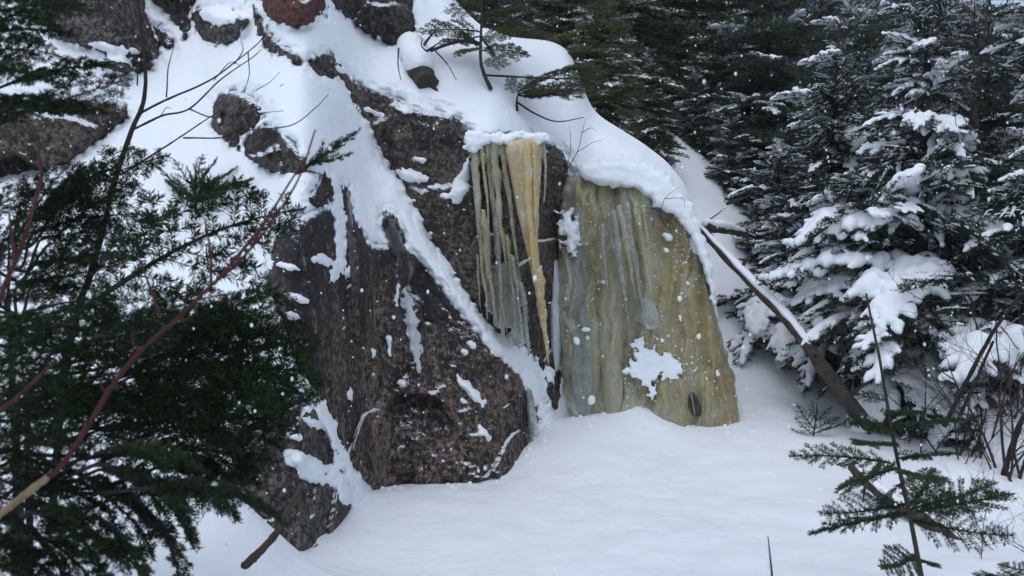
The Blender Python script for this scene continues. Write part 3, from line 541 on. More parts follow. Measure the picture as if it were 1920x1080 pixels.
# ------------------------------------------------------------------ conifers
UP = np.array([0, 0, 1.])
def unit(a): return a / (np.linalg.norm(a, axis=-1, keepdims=True) + 1e-9)
def spray(seed, L, nside, wide=.45, sub=True, arch=(.05, -.12), lift=.0, sag=0., sp=.055, bd=.22):
    """polylines of one conifer branch along +X: axis, side twigs and twigs on those"""
    r = np.random.default_rng(seed); t = np.linspace(0, 1, 9)
    ax = np.stack([L * t, L * .05 * np.sin(t * 3 + r.uniform(0, 6)) * t, L * (arch[0] * t + arch[1] * t * t)], -1); out = [(ax, .010 * L + .0025, 0)]
    def twig(base, d, l, rad, lev):
        k = 5; tt_ = np.linspace(0, 1, k)[:, None]; bend = unit(np.array([.5, 0, -sag]) + r.normal(0, .1, 3)); p = base + d * l * tt_ + bend * l * bd * tt_ ** 2
        out.append((p, rad, lev)); return p
    for s in (-1, 1):
        for q in range(nside):
            f = .08 + .9 * (q + r.uniform(-.3, .3)) / nside; f = min(max(f, .05), .98)
            l = L * wide * (1 - f) ** .85 * min(1, .35 + f * 2.2) * r.uniform(.75, 1.12) + .035
            an = R(r.uniform(48, 66)); d = np.array([math.cos(an), s * math.sin(an), lift + r.normal(0, .09)]); d = unit(d)
            b = np.array([np.interp(f, t, ax[:, c]) for c in range(3)]); p = twig(b, d, l, .0028, 1)
            if sub and l > .10:
                m = int(l / sp)
                for w_ in range(1, m + 1):
                    g = w_ / (m + .6)
                    for s2 in (-1, 1):
                        if r.random() < .15: continue
                        l2 = l * .42 * (1 - g) ** .8 * r.uniform(.7, 1.15) + .022
                        c = unit(p[-1] - p[0]); sd = unit(np.cross(c, UP)); d2 = unit(c * .65 + s2 * sd * .76 + UP * r.normal(.02, .1))
                        twig(p[0] + (p[-1] - p[0]) * g, d2, l2, .0018, 2)
    return out
def foliage(polys, dens, nl, nw, seed, stem_lev=2, flat=.55):
    r = np.random.default_rng(seed); A, B = [], []; mb = MB()
    for p, rad, lev in polys:
        A.append(p[:-1]); B.append(p[1:])
        if lev <= stem_lev: mb.tube(p, np.linspace(rad, rad * .35, len(p)), 4 if lev == 0 else 3, closed=False, mi=1)
    A = np.concatenate(A); B = np.concatenate(B); ln = np.linalg.norm(B - A, axis=1); n = np.maximum(1, r.poisson(ln * dens)); i = np.repeat(np.arange(len(A)), n)
    d = unit(B - A)[i]; pos = A[i] + r.random(len(i))[:, None] * (B - A)[i]
    side = unit(np.cross(d, UP + r.normal(0, .05, (len(i), 3)))); up = np.cross(side, d); s = r.choice([-1., 1.], len(i)); ph = r.normal(.25, flat, len(i))
    nd = unit(d * r.uniform(.35, .8, len(i))[:, None] + side * (s * np.cos(ph))[:, None] + up * np.sin(ph)[:, None])
    le = nl * r.uniform(.7, 1.12, len(i)); pr = unit(np.cross(nd, d + r.normal(0, .6, (len(i), 3)))) * (nw / 2)
    V = np.stack([pos, pos + nd * (le * .45)[:, None] + pr, pos + nd * le[:, None], pos + nd * (le * .45)[:, None] - pr], 1).reshape(-1, 3)
    mb.add(V, np.arange(len(V)).reshape(-1, 4), mi=0); return mb
def snow_load(polys, seed, rad, prob, levs=(0, 1), ns=6, squash=.62, t0=.15):
    r = np.random.default_rng(seed + 99); mb = MB()
    for p, _, lev in polys:
        if lev not in levs: continue
        l = np.linalg.norm(p[-1] - p[0])
        if lev and (r.random() > prob or l < .05): continue
        a = t0 if lev == 0 else r.uniform(.0, .25); b = r.uniform(.88, 1.05); k = 7; tq = np.linspace(0, 1, len(p)); ts = np.linspace(a, b, k); q = np.stack([np.interp(ts, tq, p[:, c]) for c in range(3)], -1)
        rr = (rad * (1.15 if lev == 0 else r.uniform(.6, 1.05))) * min(1, .45 + l * 1.6); sh = np.sin(np.linspace(.12, math.pi - .16, k)) ** .55 * (1 + .25 * r.normal(0, 1, k)); sh = np.clip(sh, .12, 1.5)
        q = q + np.array([0, 0, 1.]) * (rr * sh * .42)[:, None]; mb.tube(q, rr * sh, ns, flat=squash)
    return mb
def remesh(m, name, voxel, material, decim=1.):
    o = bpy.data.objects.new('remesh', m); col.objects.link(o)
    md = o.modifiers.new('r', 'REMESH'); md.mode = 'VOXEL'; md.voxel_size = voxel; md.use_smooth_shade = True
    sm = o.modifiers.new('s', 'SMOOTH'); sm.factor = .6; sm.iterations = 4
    if decim < 1: dc = o.modifiers.new('d', 'DECIMATE'); dc.ratio = decim
    dg = bpy.context.evaluated_depsgraph_get(); me = bpy.data.meshes.new_from_object(o.evaluated_get(dg)); me.name = name
    me.materials.clear(); me.materials.append(material); bpy.data.objects.remove(o); bpy.data.meshes.remove(m); return me
def frame(p0, p1, roll=0.):
    x = unit(np.array(p1, float) - np.array(p0, float)); y = unit(np.cross(UP, x)); z = np.cross(x, y)
    M = Matrix(((x[0], y[0], z[0], p0[0]), (x[1], y[1], z[1], p0[1]), (x[2], y[2], z[2], p0[2]), (0, 0, 0, 1))); return M @ Matrix.Rotation(roll, 4, 'X')

# branch shapes: near (foreground), laden (snow covered firs), plain
NEAR = []
for k in range(5):
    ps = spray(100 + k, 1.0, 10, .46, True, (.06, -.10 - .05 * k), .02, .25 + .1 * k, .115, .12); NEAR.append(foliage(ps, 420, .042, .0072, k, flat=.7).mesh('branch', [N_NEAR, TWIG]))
DROOP = []
for k in range(2):
    ps = spray(140 + k, 1.0, 10, .42, True, (.10, -.45), -.05, .9, .115); DROOP.append(foliage(ps, 420, .042, .0072, 30 + k, flat=.7).mesh('branch', [N_NEAR, TWIG]))
LADEN = []
for k in range(5):
    ps = spray(200 + k, 1.0, 13, .52, True, (.10, -.36), -.06, .6)
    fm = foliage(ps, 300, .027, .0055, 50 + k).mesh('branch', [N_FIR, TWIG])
    sl = snow_load(ps, k, .066, .88, (0, 1), 8, .78, .25); sm2 = remesh(sl.mesh('snow_load', SNOW_TREE), 'snow_load', .011, SNOW_TREE, .6)
    sl = snow_load(ps, k + 20, .046, .5, (0, 1), 8, .75, t0=.4); sm3 = remesh(sl.mesh('snow_load', SNOW_TREE), 'snow_load', .011, SNOW_TREE, .6)
    sl = snow_load(ps, k + 40, .020, .36, (1, 2), 5, .7, .2); sm4 = sl.mesh('snow_load', SNOW_TREE)
    LADEN.append((fm, sm2, sm3, sm4))

def trunk_mesh(h, r0, lean=(0, 0), seed=0, m=None, name='trunk', ns=10):
    t = np.linspace(0, 1, 16); P = np.stack([lean[0] * t * h + .02 * h * np.sin(t * 5 + seed) * t, lean[1] * t * h, t * h], -1)
    return MB().tube(P, r0 * (1 - t * .93) * (1 + .6 * np.exp(-t * 18)), ns, wob=.08, seed=seed).mesh(name, m or BARK), P
def fir_near(name, px, Y, h, rad, label, seed, group, n_whorl=14, per=6, laden=.8, zb=None, lean=(0, 0)):
    r = np.random.default_rng(seed); x = (px - 960) / F * Y; zb = Hs(x, Y) - .05 if zb is None else zb
    root = empty(name, (x, Y, zb), label, 'tree', group); tm, P = trunk_mesh(h, .018 * h + .01, lean, seed); link('trunk', tm, root)
    for wv in range(n_whorl):
        f = .05 + .93 * (wv + .8 * r.random()) / n_whorl; L = rad * (1 - f) ** .62 * min(1, .75 + f * 2) * (.8 + .35 * math.sin(f * 9 + seed)) + .14; pp = np.array([np.interp(f * h, P[:, 2], P[:, c]) for c in range(3)])
        nb = per if f < .8 else 4; a0 = r.random() * 6.3
        for b in range(nb):
            az = a0 + b / nb * 2 * math.pi + r.normal(0, .18); el = R(-16 + 46 * f + r.normal(0, 13)); s = L * r.uniform(.55, 1.3)
            fm, s1, s2, s4 = LADEN[r.integers(len(LADEN))]
            M = Matrix.Translation(Vector(pp.tolist())) @ Matrix.Rotation(az, 4, 'Z') @ Matrix.Rotation(-el, 4, 'Y') @ Matrix.Rotation(r.normal(0, .32), 4, 'X') @ Matrix.Diagonal((s, s * r.uniform(.8, 1.15), s * r.uniform(.7, 1.7), 1))
            o = link('branch', fm, root, M); q = r.random()
            link('snow_load', s1 if q < laden * .6 else s2 if q < laden else s4, o)['kind'] = 'stuff'
    return root
# crowns for the trees farther back
def crown_mesh(h, rad, seed, nw, needle, dens, laden, srad=.05, per=6, gap=0.):
    r = np.random.default_rng(seed); pr = []
    for k in range(4):
        ps = spray(300 + seed * 10 + k, 1.0, 8, .5, True, (.05, -.25), 0, .4); fo = foliage(ps, dens, .055, .016, 70 + k, 0); sn = snow_load(ps, k, srad, .55, (0, 1), 5, .6, .3)
        pr.append((np.concatenate(fo.V), np.concatenate(fo.Q), np.concatenate(fo.m), np.concatenate(sn.V), np.concatenate(sn.Q)))
    FV, FQ, FM, SV_, SQ, nf_, ns_ = [], [], [], [], [], 0, 0
    for wv in range(nw):
        f = .03 + .95 * (wv + .9 * r.random()) / nw; L = rad * (1 - f) ** .62 + .12; a0 = r.random() * 6.3; nb = per if f < .8 else 4
        for b in range(nb):
            if r.random() < gap: continue
            V, Q, m_, sV, sQ = pr[r.integers(4)]; s = L * r.uniform(.7, 1.2)
            M = np.array(Matrix.Translation((0, 0, f * h)) @ Matrix.Rotation(a0 + b / nb * 6.283 + r.normal(0, .25), 4, 'Z') @ Matrix.Rotation(-R(-14 + 45 * f + r.normal(0, 9)), 4, 'Y') @ Matrix.Rotation(r.normal(0, .2), 4, 'X') @ Matrix.Diagonal((s, s, s * .9, 1)))
            FV.append(V @ M[:3, :3].T + M[:3, 3]); FQ.append(Q + nf_); FM.append(m_); nf_ += len(V)
            if r.random() < laden: SV_.append(sV @ M[:3, :3].T + M[:3, 3]); SQ.append(sQ + ns_); ns_ += len(sV)
    fm = mesh('crown', np.concatenate(FV), np.concatenate(FQ), [needle, TWIG], np.concatenate(FM))
    sm = mesh('snow_load', np.concatenate(SV_), np.concatenate(SQ), SNOW_TREE) if SV_ else None
    return fm, sm
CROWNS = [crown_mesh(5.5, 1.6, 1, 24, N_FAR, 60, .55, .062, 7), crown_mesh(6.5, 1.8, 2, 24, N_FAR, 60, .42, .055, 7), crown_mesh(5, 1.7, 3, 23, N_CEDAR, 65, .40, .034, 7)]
CH = [5.5, 6.5, 5]
TR = {}
def tree(name, px, Y, kind, s, label, group, rz=0., zb=None):
    x = (px - 960) / F * Y; zb = Hs(x, Y) - .1 if zb is None else zb
    root = empty(name, (x, Y, zb), label, 'tree', group); root.rotation_euler.z = rz; root.scale = (s, s, s)
    fm, sm = CROWNS[kind]; link('crown', fm, root)
    if sm: link('snow_load', sm, root)['kind'] = 'stuff'
    if kind not in TR: TR[kind] = trunk_mesh(CH[kind], .10, (0, 0), kind)[0]
    link('trunk', TR[kind], root); return root

fir_near('fir_tree', 1725, 9.3, 5.6, 1.5, 'tall fir heaped with snow, dominating the edge of the clearing', 11, 'snow laden firs', 30, 8, .50)
fir_near('fir_tree', 1965, 8.4, 5.0, 1.3, 'snow laden fir cut off by the right edge of the picture', 12, 'snow laden firs', 25, 7, .5)
fir_near('fir_tree', 1468, 11.4, 2.6, .95, 'small snowy fir just behind the leaning fallen log', 13, 'snow laden firs', 16, 7, .6)
fir_near('fir_tree', 1575, 10.9, 4.6, 1.1, 'slender snowy fir between the small fir and the tallest one', 14, 'snow laden firs', 24, 7, .5)
for k, (px, Y, kd, s, lab) in enumerate([
    (1600, 13.0, 0, 1.05, 'snow dusted spruce rising behind the slender fir'), (1850, 12.5, 0, 1.15, 'snow dusted spruce behind the tall laden fir'), (1440, 15.0, 1, .85, 'dark spruce above the small snowy fir'),
    (1340, 16.2, 2, 1.0, 'dark olive cedar at the upper edge of the rear snow bank'), (1235, 16.6, 2, 1.0, 'dark olive cedar standing behind the middle of the snow bank'), (1140, 16.2, 2, 1.0, 'bushy olive cedar beyond the snow dome above the ice'),
    (1060, 15.5, 2, .85, 'low olive cedar right behind the top of the snow dome'), (1530, 17.5, 1, 1.1, 'tall dark spruce between the two snow dusted ones'), (1700, 17.0, 1, 1.2, 'tall spruce hidden behind the crown of the big fir'),
    (1960, 16.0, 1, 1.1, 'tall spruce at the far right edge of the wood'), (1400, 20.0, 1, 1.0, 'distant spruce above the dark spruce'), (1290, 20.5, 1, .9, 'distant spruce over the olive cedars'), (1180, 20.0, 1, .8, 'distant spruce near the top centre of the wood'),
    (1080, 19.5, 1, .8, 'distant spruce left of the other far ones'), (980, 18.5, 2, .9, 'olive cedar behind the crest, close to the crooked sapling'), (1620, 22.0, 1, 1.1, 'distant spruce glimpsed between the snowy tops'), (1800, 22.5, 1, 1.0, 'distant spruce by the pale gap of sky'), (1500, 24.0, 1, 1.1, 'farthest spruce in the middle of the wood'), (1900, 25.0, 1, .95, 'farthest spruce on the right side of the wood')]):
    tree('spruce_tree' if kd < 2 else 'cedar_tree', px, Y, kd, s, lab, 'trees of the wood behind the clearing', k * 1.3)
for k, (px, Y, kd, s, zb, lab) in enumerate([(905, 16.5, 1, .7, 4.6, 'dark spruce right behind the crooked sapling'), (830, 17.5, 1, .7, 5.2, 'dark spruce peeping over the crest beside the black boulder'), (1122, relief_Y(1080, 130) + .45, 2, .40, 3.75, 'bushy olive cedar growing out of the snow at the corner of the dome'), (1215, 13.4, 2, .36, 3.7, 'small olive cedar on the upper rear bank, next to the dome'),
        (1415, 12.6, 0, .34, 1.2, 'small snow dusted spruce where the log meets the rear bank'), (1372, 14.2, 0, .38, 2.6, 'small snow dusted spruce low on the rear snow bank'), (1300, 15.2, 0, .40, 3.6, 'small snow dusted spruce on the upper rear bank'), (1750, 15.0, 0, 1.3, 1.0, 'snow dusted spruce directly behind the tallest laden fir'), (1460, 21.0, 1, 1.2, 2.5, 'distant spruce filling the gap above the slender fir'), (1680, 25.0, 1, 1.3, 2.0, 'far spruce behind the tallest laden fir'), (1850, 19.0, 1, 1.15, 1.0, 'tall spruce in the upper right of the wood'), (1330, 25.0, 1, 1.1, 3.5, 'farthest spruce above the rear snow bank'), (1560, 28.0, 1, 1.4, 2.5, 'faint far spruce top in the middle of the wood'), (1960, 22.0, 1, 1.2, 1.0, 'far spruce beyond the reddish treetop')]):
    tree('spruce_tree' if kd < 2 else 'cedar_tree', px, Y, kd, s, lab, 'trees of the wood behind the clearing', k * 2.1 + .5, zb)
print('trees done')

# ------------------------------------------------------------------ foreground fir branches
def branch_obj(root, m, p0, p1, roll, squash=1., limb_from=None, name='branch'):
    p0 = np.array(p0, float); p1 = np.array(p1, float); L = np.linalg.norm(p1 - p0)
    M = Matrix.Translation(-root.location) @ frame(p0, p1, roll) @ Matrix.Diagonal((L, L * squash, L * squash, 1))
    o = link(name, m, root, M)
    if limb_from is not None:
        a = np.array(limb_from, float); P = curve([a, a * .5 + p0 * .5 + np.array([0, 0, -.04]), p0, p0 * .8 + p1 * .2], 12)
        child('limb', MB().tube(P, np.linspace(.007, .0035, 12), 7, wob=.1).mesh('limb', TWIG), root)
    return o
def fir_traced(name, label, trunk_px, Yt, z0, z1, rt, br, seed, group=None):
    r = np.random.default_rng(seed); x = (trunk_px - 960) / F * Yt
    root = empty(name, (x, Yt, z0), label, 'tree', group)
    if rt: link('trunk', trunk_mesh(z1 - z0, rt, (0, 0), seed)[0], root)
    for k, (u0, v0, u1, v1, Y0, Y1, dr) in enumerate(br):
        p0, p1 = at(u0, v0, Y0), at(u1, v1, Y1); lib = DROOP if dr else NEAR; m = lib[r.integers(len(lib))]
        lf = (x, Yt, min(max(p0.z - .06 - .12 * r.random(), z0 + .1), z1 - .05)) if rt else None
        branch_obj(root, m, p0, p1, r.uniform(.25, 1.1) if not dr else r.uniform(-.1, .8), r.uniform(.9, 1.25), lf)
    return root
low = [(190, 555, 560, 342, 2.5, 2.9, 0), (330, 660, 505, 505, 2.8, 3.0, 0), (330, 650, 570, 590, 2.8, 3.1, 0), (290, 670, 610, 640, 2.7, 3.1, 0), (240, 610, 430, 540, 2.5, 2.7, 0), (140, 625, 340, 560, 2.3, 2.5, 0), (250, 705, 650, 655, 2.6, 3.1, 0),
       (230, 760, 570, 700, 2.5, 2.9, 0), (100, 610, 310, 640, 2.2, 2.5, 0), (-60, 600, 210, 630, 2.2, 2.3, 0), (-60, 690, 270, 715, 2.1, 2.4, 0), (-60, 750, 310, 790, 2.2, 2.4, 0), (90, 810, 450, 790, 2.3, 2.6, 0), (150, 860, 530, 830, 2.4, 2.8, 0),
       (200, 800, 590, 755, 2.5, 3.0, 0), (230, 850, 500, 905, 2.5, 2.8, 1), (190, 880, 430, 950, 2.4, 2.7, 1), (140, 900, 350, 1000, 2.3, 2.5, 1), (-60, 880, 200, 950, 2.1, 2.2, 1), (30, 940, 270, 1040, 2.1, 2.3, 1), (-60, 1000, 220, 1080, 2.0, 2.2, 1),
       (240, 930, 400, 1060, 2.4, 2.6, 1), (-60, 820, 180, 850, 2.1, 2.2, 0), (300, 720, 560, 780, 2.7, 3.0, 0), (320, 800, 540, 860, 2.6, 2.9, 1), (60, 720, 330, 690, 2.4, 2.6, 0), (100, 660, 380, 620, 2.5, 2.8, 0), (120, 760, 420, 740, 2.6, 2.8, 0), (280, 600, 470, 640, 2.9, 3.1, 0), (-60, 640, 160, 570, 2.4, 2.5, 0), (20, 860, 300, 900, 2.5, 2.7, 1), (180, 970, 330, 1090, 2.2, 2.3, 1), (340, 860, 480, 880, 2.6, 2.8, 1), (200, 690, 480, 600, 2.9, 3.2, 0)]
_r = np.random.default_rng(77)
low += [(-70, 930, 160, 1010, 2.0, 2.15, 1), (60, 1000, 240, 1085, 2.1, 2.2, 1), (-70, 1050, 130, 1085, 1.95, 2.05, 0), (-70, 780, 150, 800, 2.0, 2.1, 0), (-70, 860, 120, 905, 2.2, 2.3, 0), (150, 1000, 330, 1070, 2.3, 2.4, 1), (-60, 700, 140, 690, 2.0, 2.1, 0), (40, 900, 230, 930, 2.2, 2.4, 0), (-70, 970, 90, 1060, 2.3, 2.35, 1), (360, 620, 560, 560, 3.0, 3.2, 0), (380, 700, 590, 720, 2.9, 3.1, 0)]
for _ in range(7):
    a, b = _r.uniform(-80, 260), _r.uniform(600, 1050); y_ = _r.uniform(1.95, 2.6); low.append((a, b, a + _r.uniform(170, 300), b + _r.uniform(-60, 50), y_, y_ + .2, int(b > 820)))
fir_traced('fir_tree', 'dense dark green fir filling the lower left corner, nearest to the viewer', 50, 2.85, .35, 1.62, .018, low, 31, 'foreground firs')
mid = [(55, 500, 280, 440, 3.1, 3.3, 0), (60, 530, 228, 500, 3.0, 3.2, 0), (75, 450, 262, 412, 3.1, 3.3, 0), (60, 440, 270, 362, 3.1, 3.3, 0), (100, 400, 305, 262, 3.1, 3.4, 0), (60, 410, 210, 285, 3.1, 3.2, 0), (30, 450, 125, 300, 3.0, 3.1, 0), (-40, 500, 90, 360, 2.9, 3.0, 0), (30, 540, 190, 470, 2.9, 3.0, 0), (-50, 570, 100, 480, 2.8, 2.9, 0), (-60, 430, 70, 330, 3.0, 3.1, 0), (40, 590, 240, 540, 2.9, 3.1, 0), (80, 470, 245, 320, 3.3, 3.5, 0), (-60, 520, 60, 420, 2.7, 2.8, 0), (20, 420, 170, 340, 3.2, 3.3, 0), (10, 560, 150, 520, 3.2, 3.3, 0)]
fir_traced('fir_tree', 'dark fir with upswept branches behind the red stems, below the brown rock bank', 30, 3.3, .2, 1.95, .03, mid, 32, 'foreground firs')
top = [(-70, 165, 70, 55, 2.7, 2.8, 0), (-60, 70, 140, 35, 2.7, 2.9, 0), (-70, 40, 150, -30, 2.7, 2.9, 0), (10, 160, 205, 95, 2.8, 3.0, 0), (60, 205, 252, 148, 2.9, 3.1, 0), (-60, 235, 100, 180, 2.7, 2.8, 0), (-50, 130, 120, 125, 2.6, 2.7, 0), (-40, 180, 150, 200, 2.8, 2.9, 0), (-70, 0, 60, -20, 2.6, 2.7, 0), (40, 210, 200, 200, 3.0, 3.1, 0), (-60, 95, 110, 80, 2.8, 2.9, 0), (20, 30, 170, -10, 2.9, 3., 0)]
fir_traced('fir_tree', 'dark fir boughs reaching in at the upper left corner', -230, 2.9, .3, 3.4, .06, top, 33, 'foreground firs')

# ------------------------------------------------------------------ bare stems
def stems(name, label, cat, parts, group=None):
    """parts: list of (part name, pixel points, Y start, Y end, radius start, radius end, material)"""
    p = parts[0]; root = empty(name, at(p[1][0][0], p[1][0][1], p[2]), label, cat, group)
    for nm, pts, y0, y1, r0, r1, m in parts:
        c = curve([(a, b, 0) for a, b in pts], max(10, len(pts) * 6)); Yt = np.linspace(y0, y1, len(c)); P = world(c[:, 0], c[:, 1], Yt)
        P = P + .004 * np.stack([perlin(P * 6), perlin(P * 6 + 5), perlin(P * 6 + 9)], -1)
        child(nm, MB().tube(P, np.linspace(r0, r1, len(P)) * (1 + .14 * np.clip(perlin(P * 22), 0, 1) * 2), 7, wob=.2).mesh(nm, m), root)
    return root
stems('bare_sapling', 'thin dark leafless sapling with branches sweeping right across the snow', 'sapling', [
    ('stem', [(95, 1000), (120, 700), (150, 570), (172, 510), (215, 340), (245, 250), (268, 190), (272, 130), (266, 60), (252, -40)], 4.0, 4.2, .018, .006, TWIG),
    ('branch', [(262, 212), (300, 192), (365, 165), (420, 132), (480, 85), (502, 55)], 4.2, 4.1, .0065, .0016, TWIG), ('branch', [(250, 243), (300, 218), (355, 205), (410, 152), (470, 110), (490, 92)], 4.2, 4.3, .006, .0016, TWIG),
    ('branch', [(225, 328), (290, 288), (345, 252), (400, 215), (430, 198)], 4.2, 4.1, .0055, .0016, TWIG), ('twig', [(355, 205), (395, 220), (440, 217), (532, 208)], 4.25, 4.3, .004, .0015, TWIG), ('twig', [(345, 258), (410, 258), (450, 246), (540, 236), (590, 205), (615, 178)], 4.15, 4.0, .004, .0015, TWIG),
    ('twig', [(312, 182), (315, 130), (327, 84)], 4.18, 4.2, .004, .0015, TWIG), ('twig', [(466, 98), (468, 140), (458, 172)], 4.15, 4.1, .003, .0012, TWIG), ('twig', [(440, 120), (455, 95), (452, 72)], 4.15, 4.2, .003, .0012, TWIG), ('twig', [(258, 160), (262, 110), (280, 70), (305, 40)], 4.2, 4.3, .004, .0015, TWIG),
    ('twig', [(290, 290), (320, 296), (336, 308)], 4.15, 4.1, .003, .001, TWIG), ('twig', [(400, 150), (430, 118), (450, 122)], 4.2, 4.25, .0025, .001, TWIG), ('twig', [(480, 170), (505, 155), (525, 135)], 4.2, 4.2, .002, .001, TWIG), ('twig', [(300, 218), (312, 202), (322, 204)], 4.2, 4.2, .002, .001, TWIG)])
stems('red_twig', 'long red twig with a peeled tan base crossing the near fir diagonally', 'shrub', [
    ('tan_base', [(-60, 1000), (0, 963), (60, 918), (98, 888)], 1.6, 1.64, 0.0078, .0068, TANWOOD), ('stem', [(90, 894), (110, 878), (140, 838), (200, 742), (260, 665), (330, 600), (395, 535), (450, 488), (520, 400), (560, 332), (590, 242)], 1.63, 1.9, .0063, .0016, REDTWIG),
    ('branch', [(398, 532), (440, 485), (500, 410), (545, 338), (578, 285)], 1.74, 1.86, .0042, .0015, REDTWIG), ('twig', [(394, 530), (392, 470), (382, 408)], 1.74, 1.76, .0032, .0018, REDTWIG), ('twig', [(470, 462), (495, 420), (512, 390)], 1.8, 1.83, .003, .0015, REDTWIG), ('twig', [(262, 663), (250, 640), (252, 612)], 1.7, 1.7, .0022, .001, REDTWIG), ('twig', [(330, 600), (350, 598), (372, 582)], 1.72, 1.74, .002, .001, REDTWIG), ('twig', [(200, 742), (190, 722), (196, 700)], 1.67, 1.67, .002, .001, REDTWIG), ('bud', [(300, 627), (305, 620), (307, 612)], 1.71, 1.71, .0035, .001, REDTWIG), ('bud', [(160, 806), (156, 796), (158, 788)], 1.65, 1.65, .004, .001, REDTWIG), ('bud', [(440, 497), (448, 484), (450, 478)], 1.78, 1.78, .003, .001, REDTWIG)], 'red stems')
stems('red_twig', 'upright red twig in front of the fir at the left edge', 'shrub', [('stem', [(-10, 590), (10, 530), (38, 470), (60, 400), (76, 330), (68, 262)], 1.7, 1.8, .0055, .0022, REDTWIG), ('branch', [(28, 488), (22, 440), (18, 400)], 1.72, 1.74, .004, .002, REDTWIG)], 'red stems')
stems('red_twig', 'short red twig poking in below the upright one', 'shrub', [('stem', [(-40, 800), (10, 762), (50, 725), (104, 674)], 1.6, 1.65, .0052, .0025, REDTWIG)], 'red stems')
stems('red_twig', 'thin dark red twig under the tip of the long fir bough', 'shrub', [('stem', [(300, 590), (282, 540), (262, 486)], 2.0, 2.05, .004, .0018, REDTWIG)], 'red stems')
stems('fallen_stick', 'broken brown stick leaning out of the snow against the patchy rock', 'stick', [('stick', [(460, 1060), (486, 1036), (516, 1002), (536, 965), (556, 930), (568, 905)], 3.85, 4.75, .021, .011, STICKBARK)])

# ------------------------------------------------------------------ seedlings and saplings
SEED = []
for k in range(3):
    ps = spray(400 + k, 1.0, 6, .34, False, (.05, .06), .12, -.1); SEED.append(foliage(ps, 380, .055, .0085, 80 + k, flat=.8).mesh('branch', [N_GREEN, TWIG]))
FINE = []
for k in range(3):
    ps = spray(420 + k, 1.0, 9, .30, False, (.05, -.06), .03, .1); FINE.append(foliage(ps, 640, .045, .0060, 90 + k, flat=.5).mesh('branch', [N_GREEN, TWIG]))
WISP = []
for k in range(3):
    ps = spray(440 + k, 1.0, 8, .45, True, (.05, -.2), .03, .3); WISP.append(foliage(ps, 170, .05, .009, 95 + k).mesh('branch', [N_CEDAR, TWIG]))
def seedling(name, label, stem, Y, br, lib, seed, rt=.008, cat='sapling', Yoff=.25, snow=False, sq=1., group=None, m=None):
    r = np.random.default_rng(seed); root = empty(name, at(stem[0][0], stem[0][1], Y), label, cat, group)
    c = curve([(a, b, 0) for a, b in stem], 16); P = world(c[:, 0], c[:, 1], Y); child('stem', MB().tube(P, np.linspace(rt, rt * .35, 16), 7, wob=.15).mesh('stem', m or TWIG), root)
    for k, (u0, v0, u1, v1) in enumerate(br):
        branch_obj(root, lib[r.integers(len(lib))], at(u0, v0, Y), at(u1, v1, Y + r.uniform(-Yoff, Yoff)), r.uniform(-.2, 1.2), sq)
    return root
Yq = relief_Y(365, 395) - .04
seedling('fir_seedling', 'little green fir seedling alone on the open snow slope', [(368, 400), (366, 370), (366, 340), (368, 305)], Yq, [(366, 372, 285, 318), (366, 365, 330, 300), (367, 350, 372, 292), (367, 350, 415, 300), (367, 362, 450, 322), (368, 370, 505, 330), (368, 378, 480, 350), (366, 376, 300, 345), (366, 360, 395, 318), (366, 380, 340, 372), (367, 378, 420, 372), (366, 345, 345, 312), (366, 372, 325, 335), (366, 376, 405, 345), (367, 368, 440, 345), (366, 380, 370, 345), (366, 370, 350, 330), (367, 372, 395, 360), (366, 378, 320, 360)], SEED, 51, .012, Yoff=.3)
Yq = relief_Y(600, 320) - .12
seedling('fir_seedling', 'green fir sprig growing beside the humped rock', [(560, 320), (590, 305), (612, 296)], Yq, [(570, 314, 682, 252), (580, 308, 665, 298), (575, 312, 642, 272), (565, 318, 540, 290), (560, 318, 600, 330), (590, 305, 650, 262)], SEED, 52, .012, Yoff=.12)
Yq = relief_Y(920, 166) - .05
seedling('crooked_sapling', 'crooked young spruce rooted on the snow above the icicles', [(921, 168), (908, 140), (901, 110), (902, 60), (903, 20), (898, -60)], Yq, [(902, 60, 785, 42), (902, 80, 830, 72), (902, 95, 1000, 92), (902, 40, 985, 30), (902, 20, 830, 10), (902, 30, 1000, 5), (902, 0, 960, -40), (902, 70, 960, 58), (902, 90, 850, 95), (902, 10, 870, -40), (905, 118, 960, 112), (902, 50, 1030, 55), (902, 85, 870, 62), (902, 70, 930, 100)], WISP, 53, .022, 'tree', .35, m=BARK)
Yq = relief_Y(972, 206) - .05
sh = seedling('low_shrub', 'low shrub with long sideways limbs on the snow dome', [(970, 208), (969, 190), (972, 172)], Yq, [(972, 172, 1040, 128), (972, 176, 1100, 150), (975, 180, 1090, 168), (972, 172, 1020, 150), (1020, 140, 1120, 112), (1060, 140, 1150, 170), (1040, 150, 1130, 135), (972, 175, 950, 140)], WISP, 54, .016, 'shrub', .3)
for pts in ([(909, 141), (990, 145), (1085, 148), (1110, 140)], [(972, 178), (1000, 182), (1040, 175), (1075, 158)], [(970, 192), (1005, 214), (1045, 228), (1095, 220)]):
    c = curve([(a, b, 0) for a, b in pts], 16); child('limb', MB().tube(world(c[:, 0], c[:, 1], Yq - .03), np.linspace(.012, .004, 16), 6, wob=.2).mesh('limb', TWIG), sh)
Yq = relief_Y(930, 250) - .2
seedling('moss_tuft', 'dark tuft of needles at the lip above the icicle curtain', [(905, 262), (935, 256)], Yq, [(905, 262, 880, 250), (915, 262, 960, 250), (925, 260, 970, 258), (910, 262, 940, 246)], SEED, 55, .008, 'plant', .1)
def twigs(name, label, lines, Y, r0=.006, m=TWIG, cat='shrub', group=None):
    return stems(name, label, cat, [('stem' if k == 0 else 'twig', l, Y, Y + .05 * math.sin(k * 3), r0 if k == 0 else r0 * .6, r0 * .25, m) for k, l in enumerate(lines)], group)
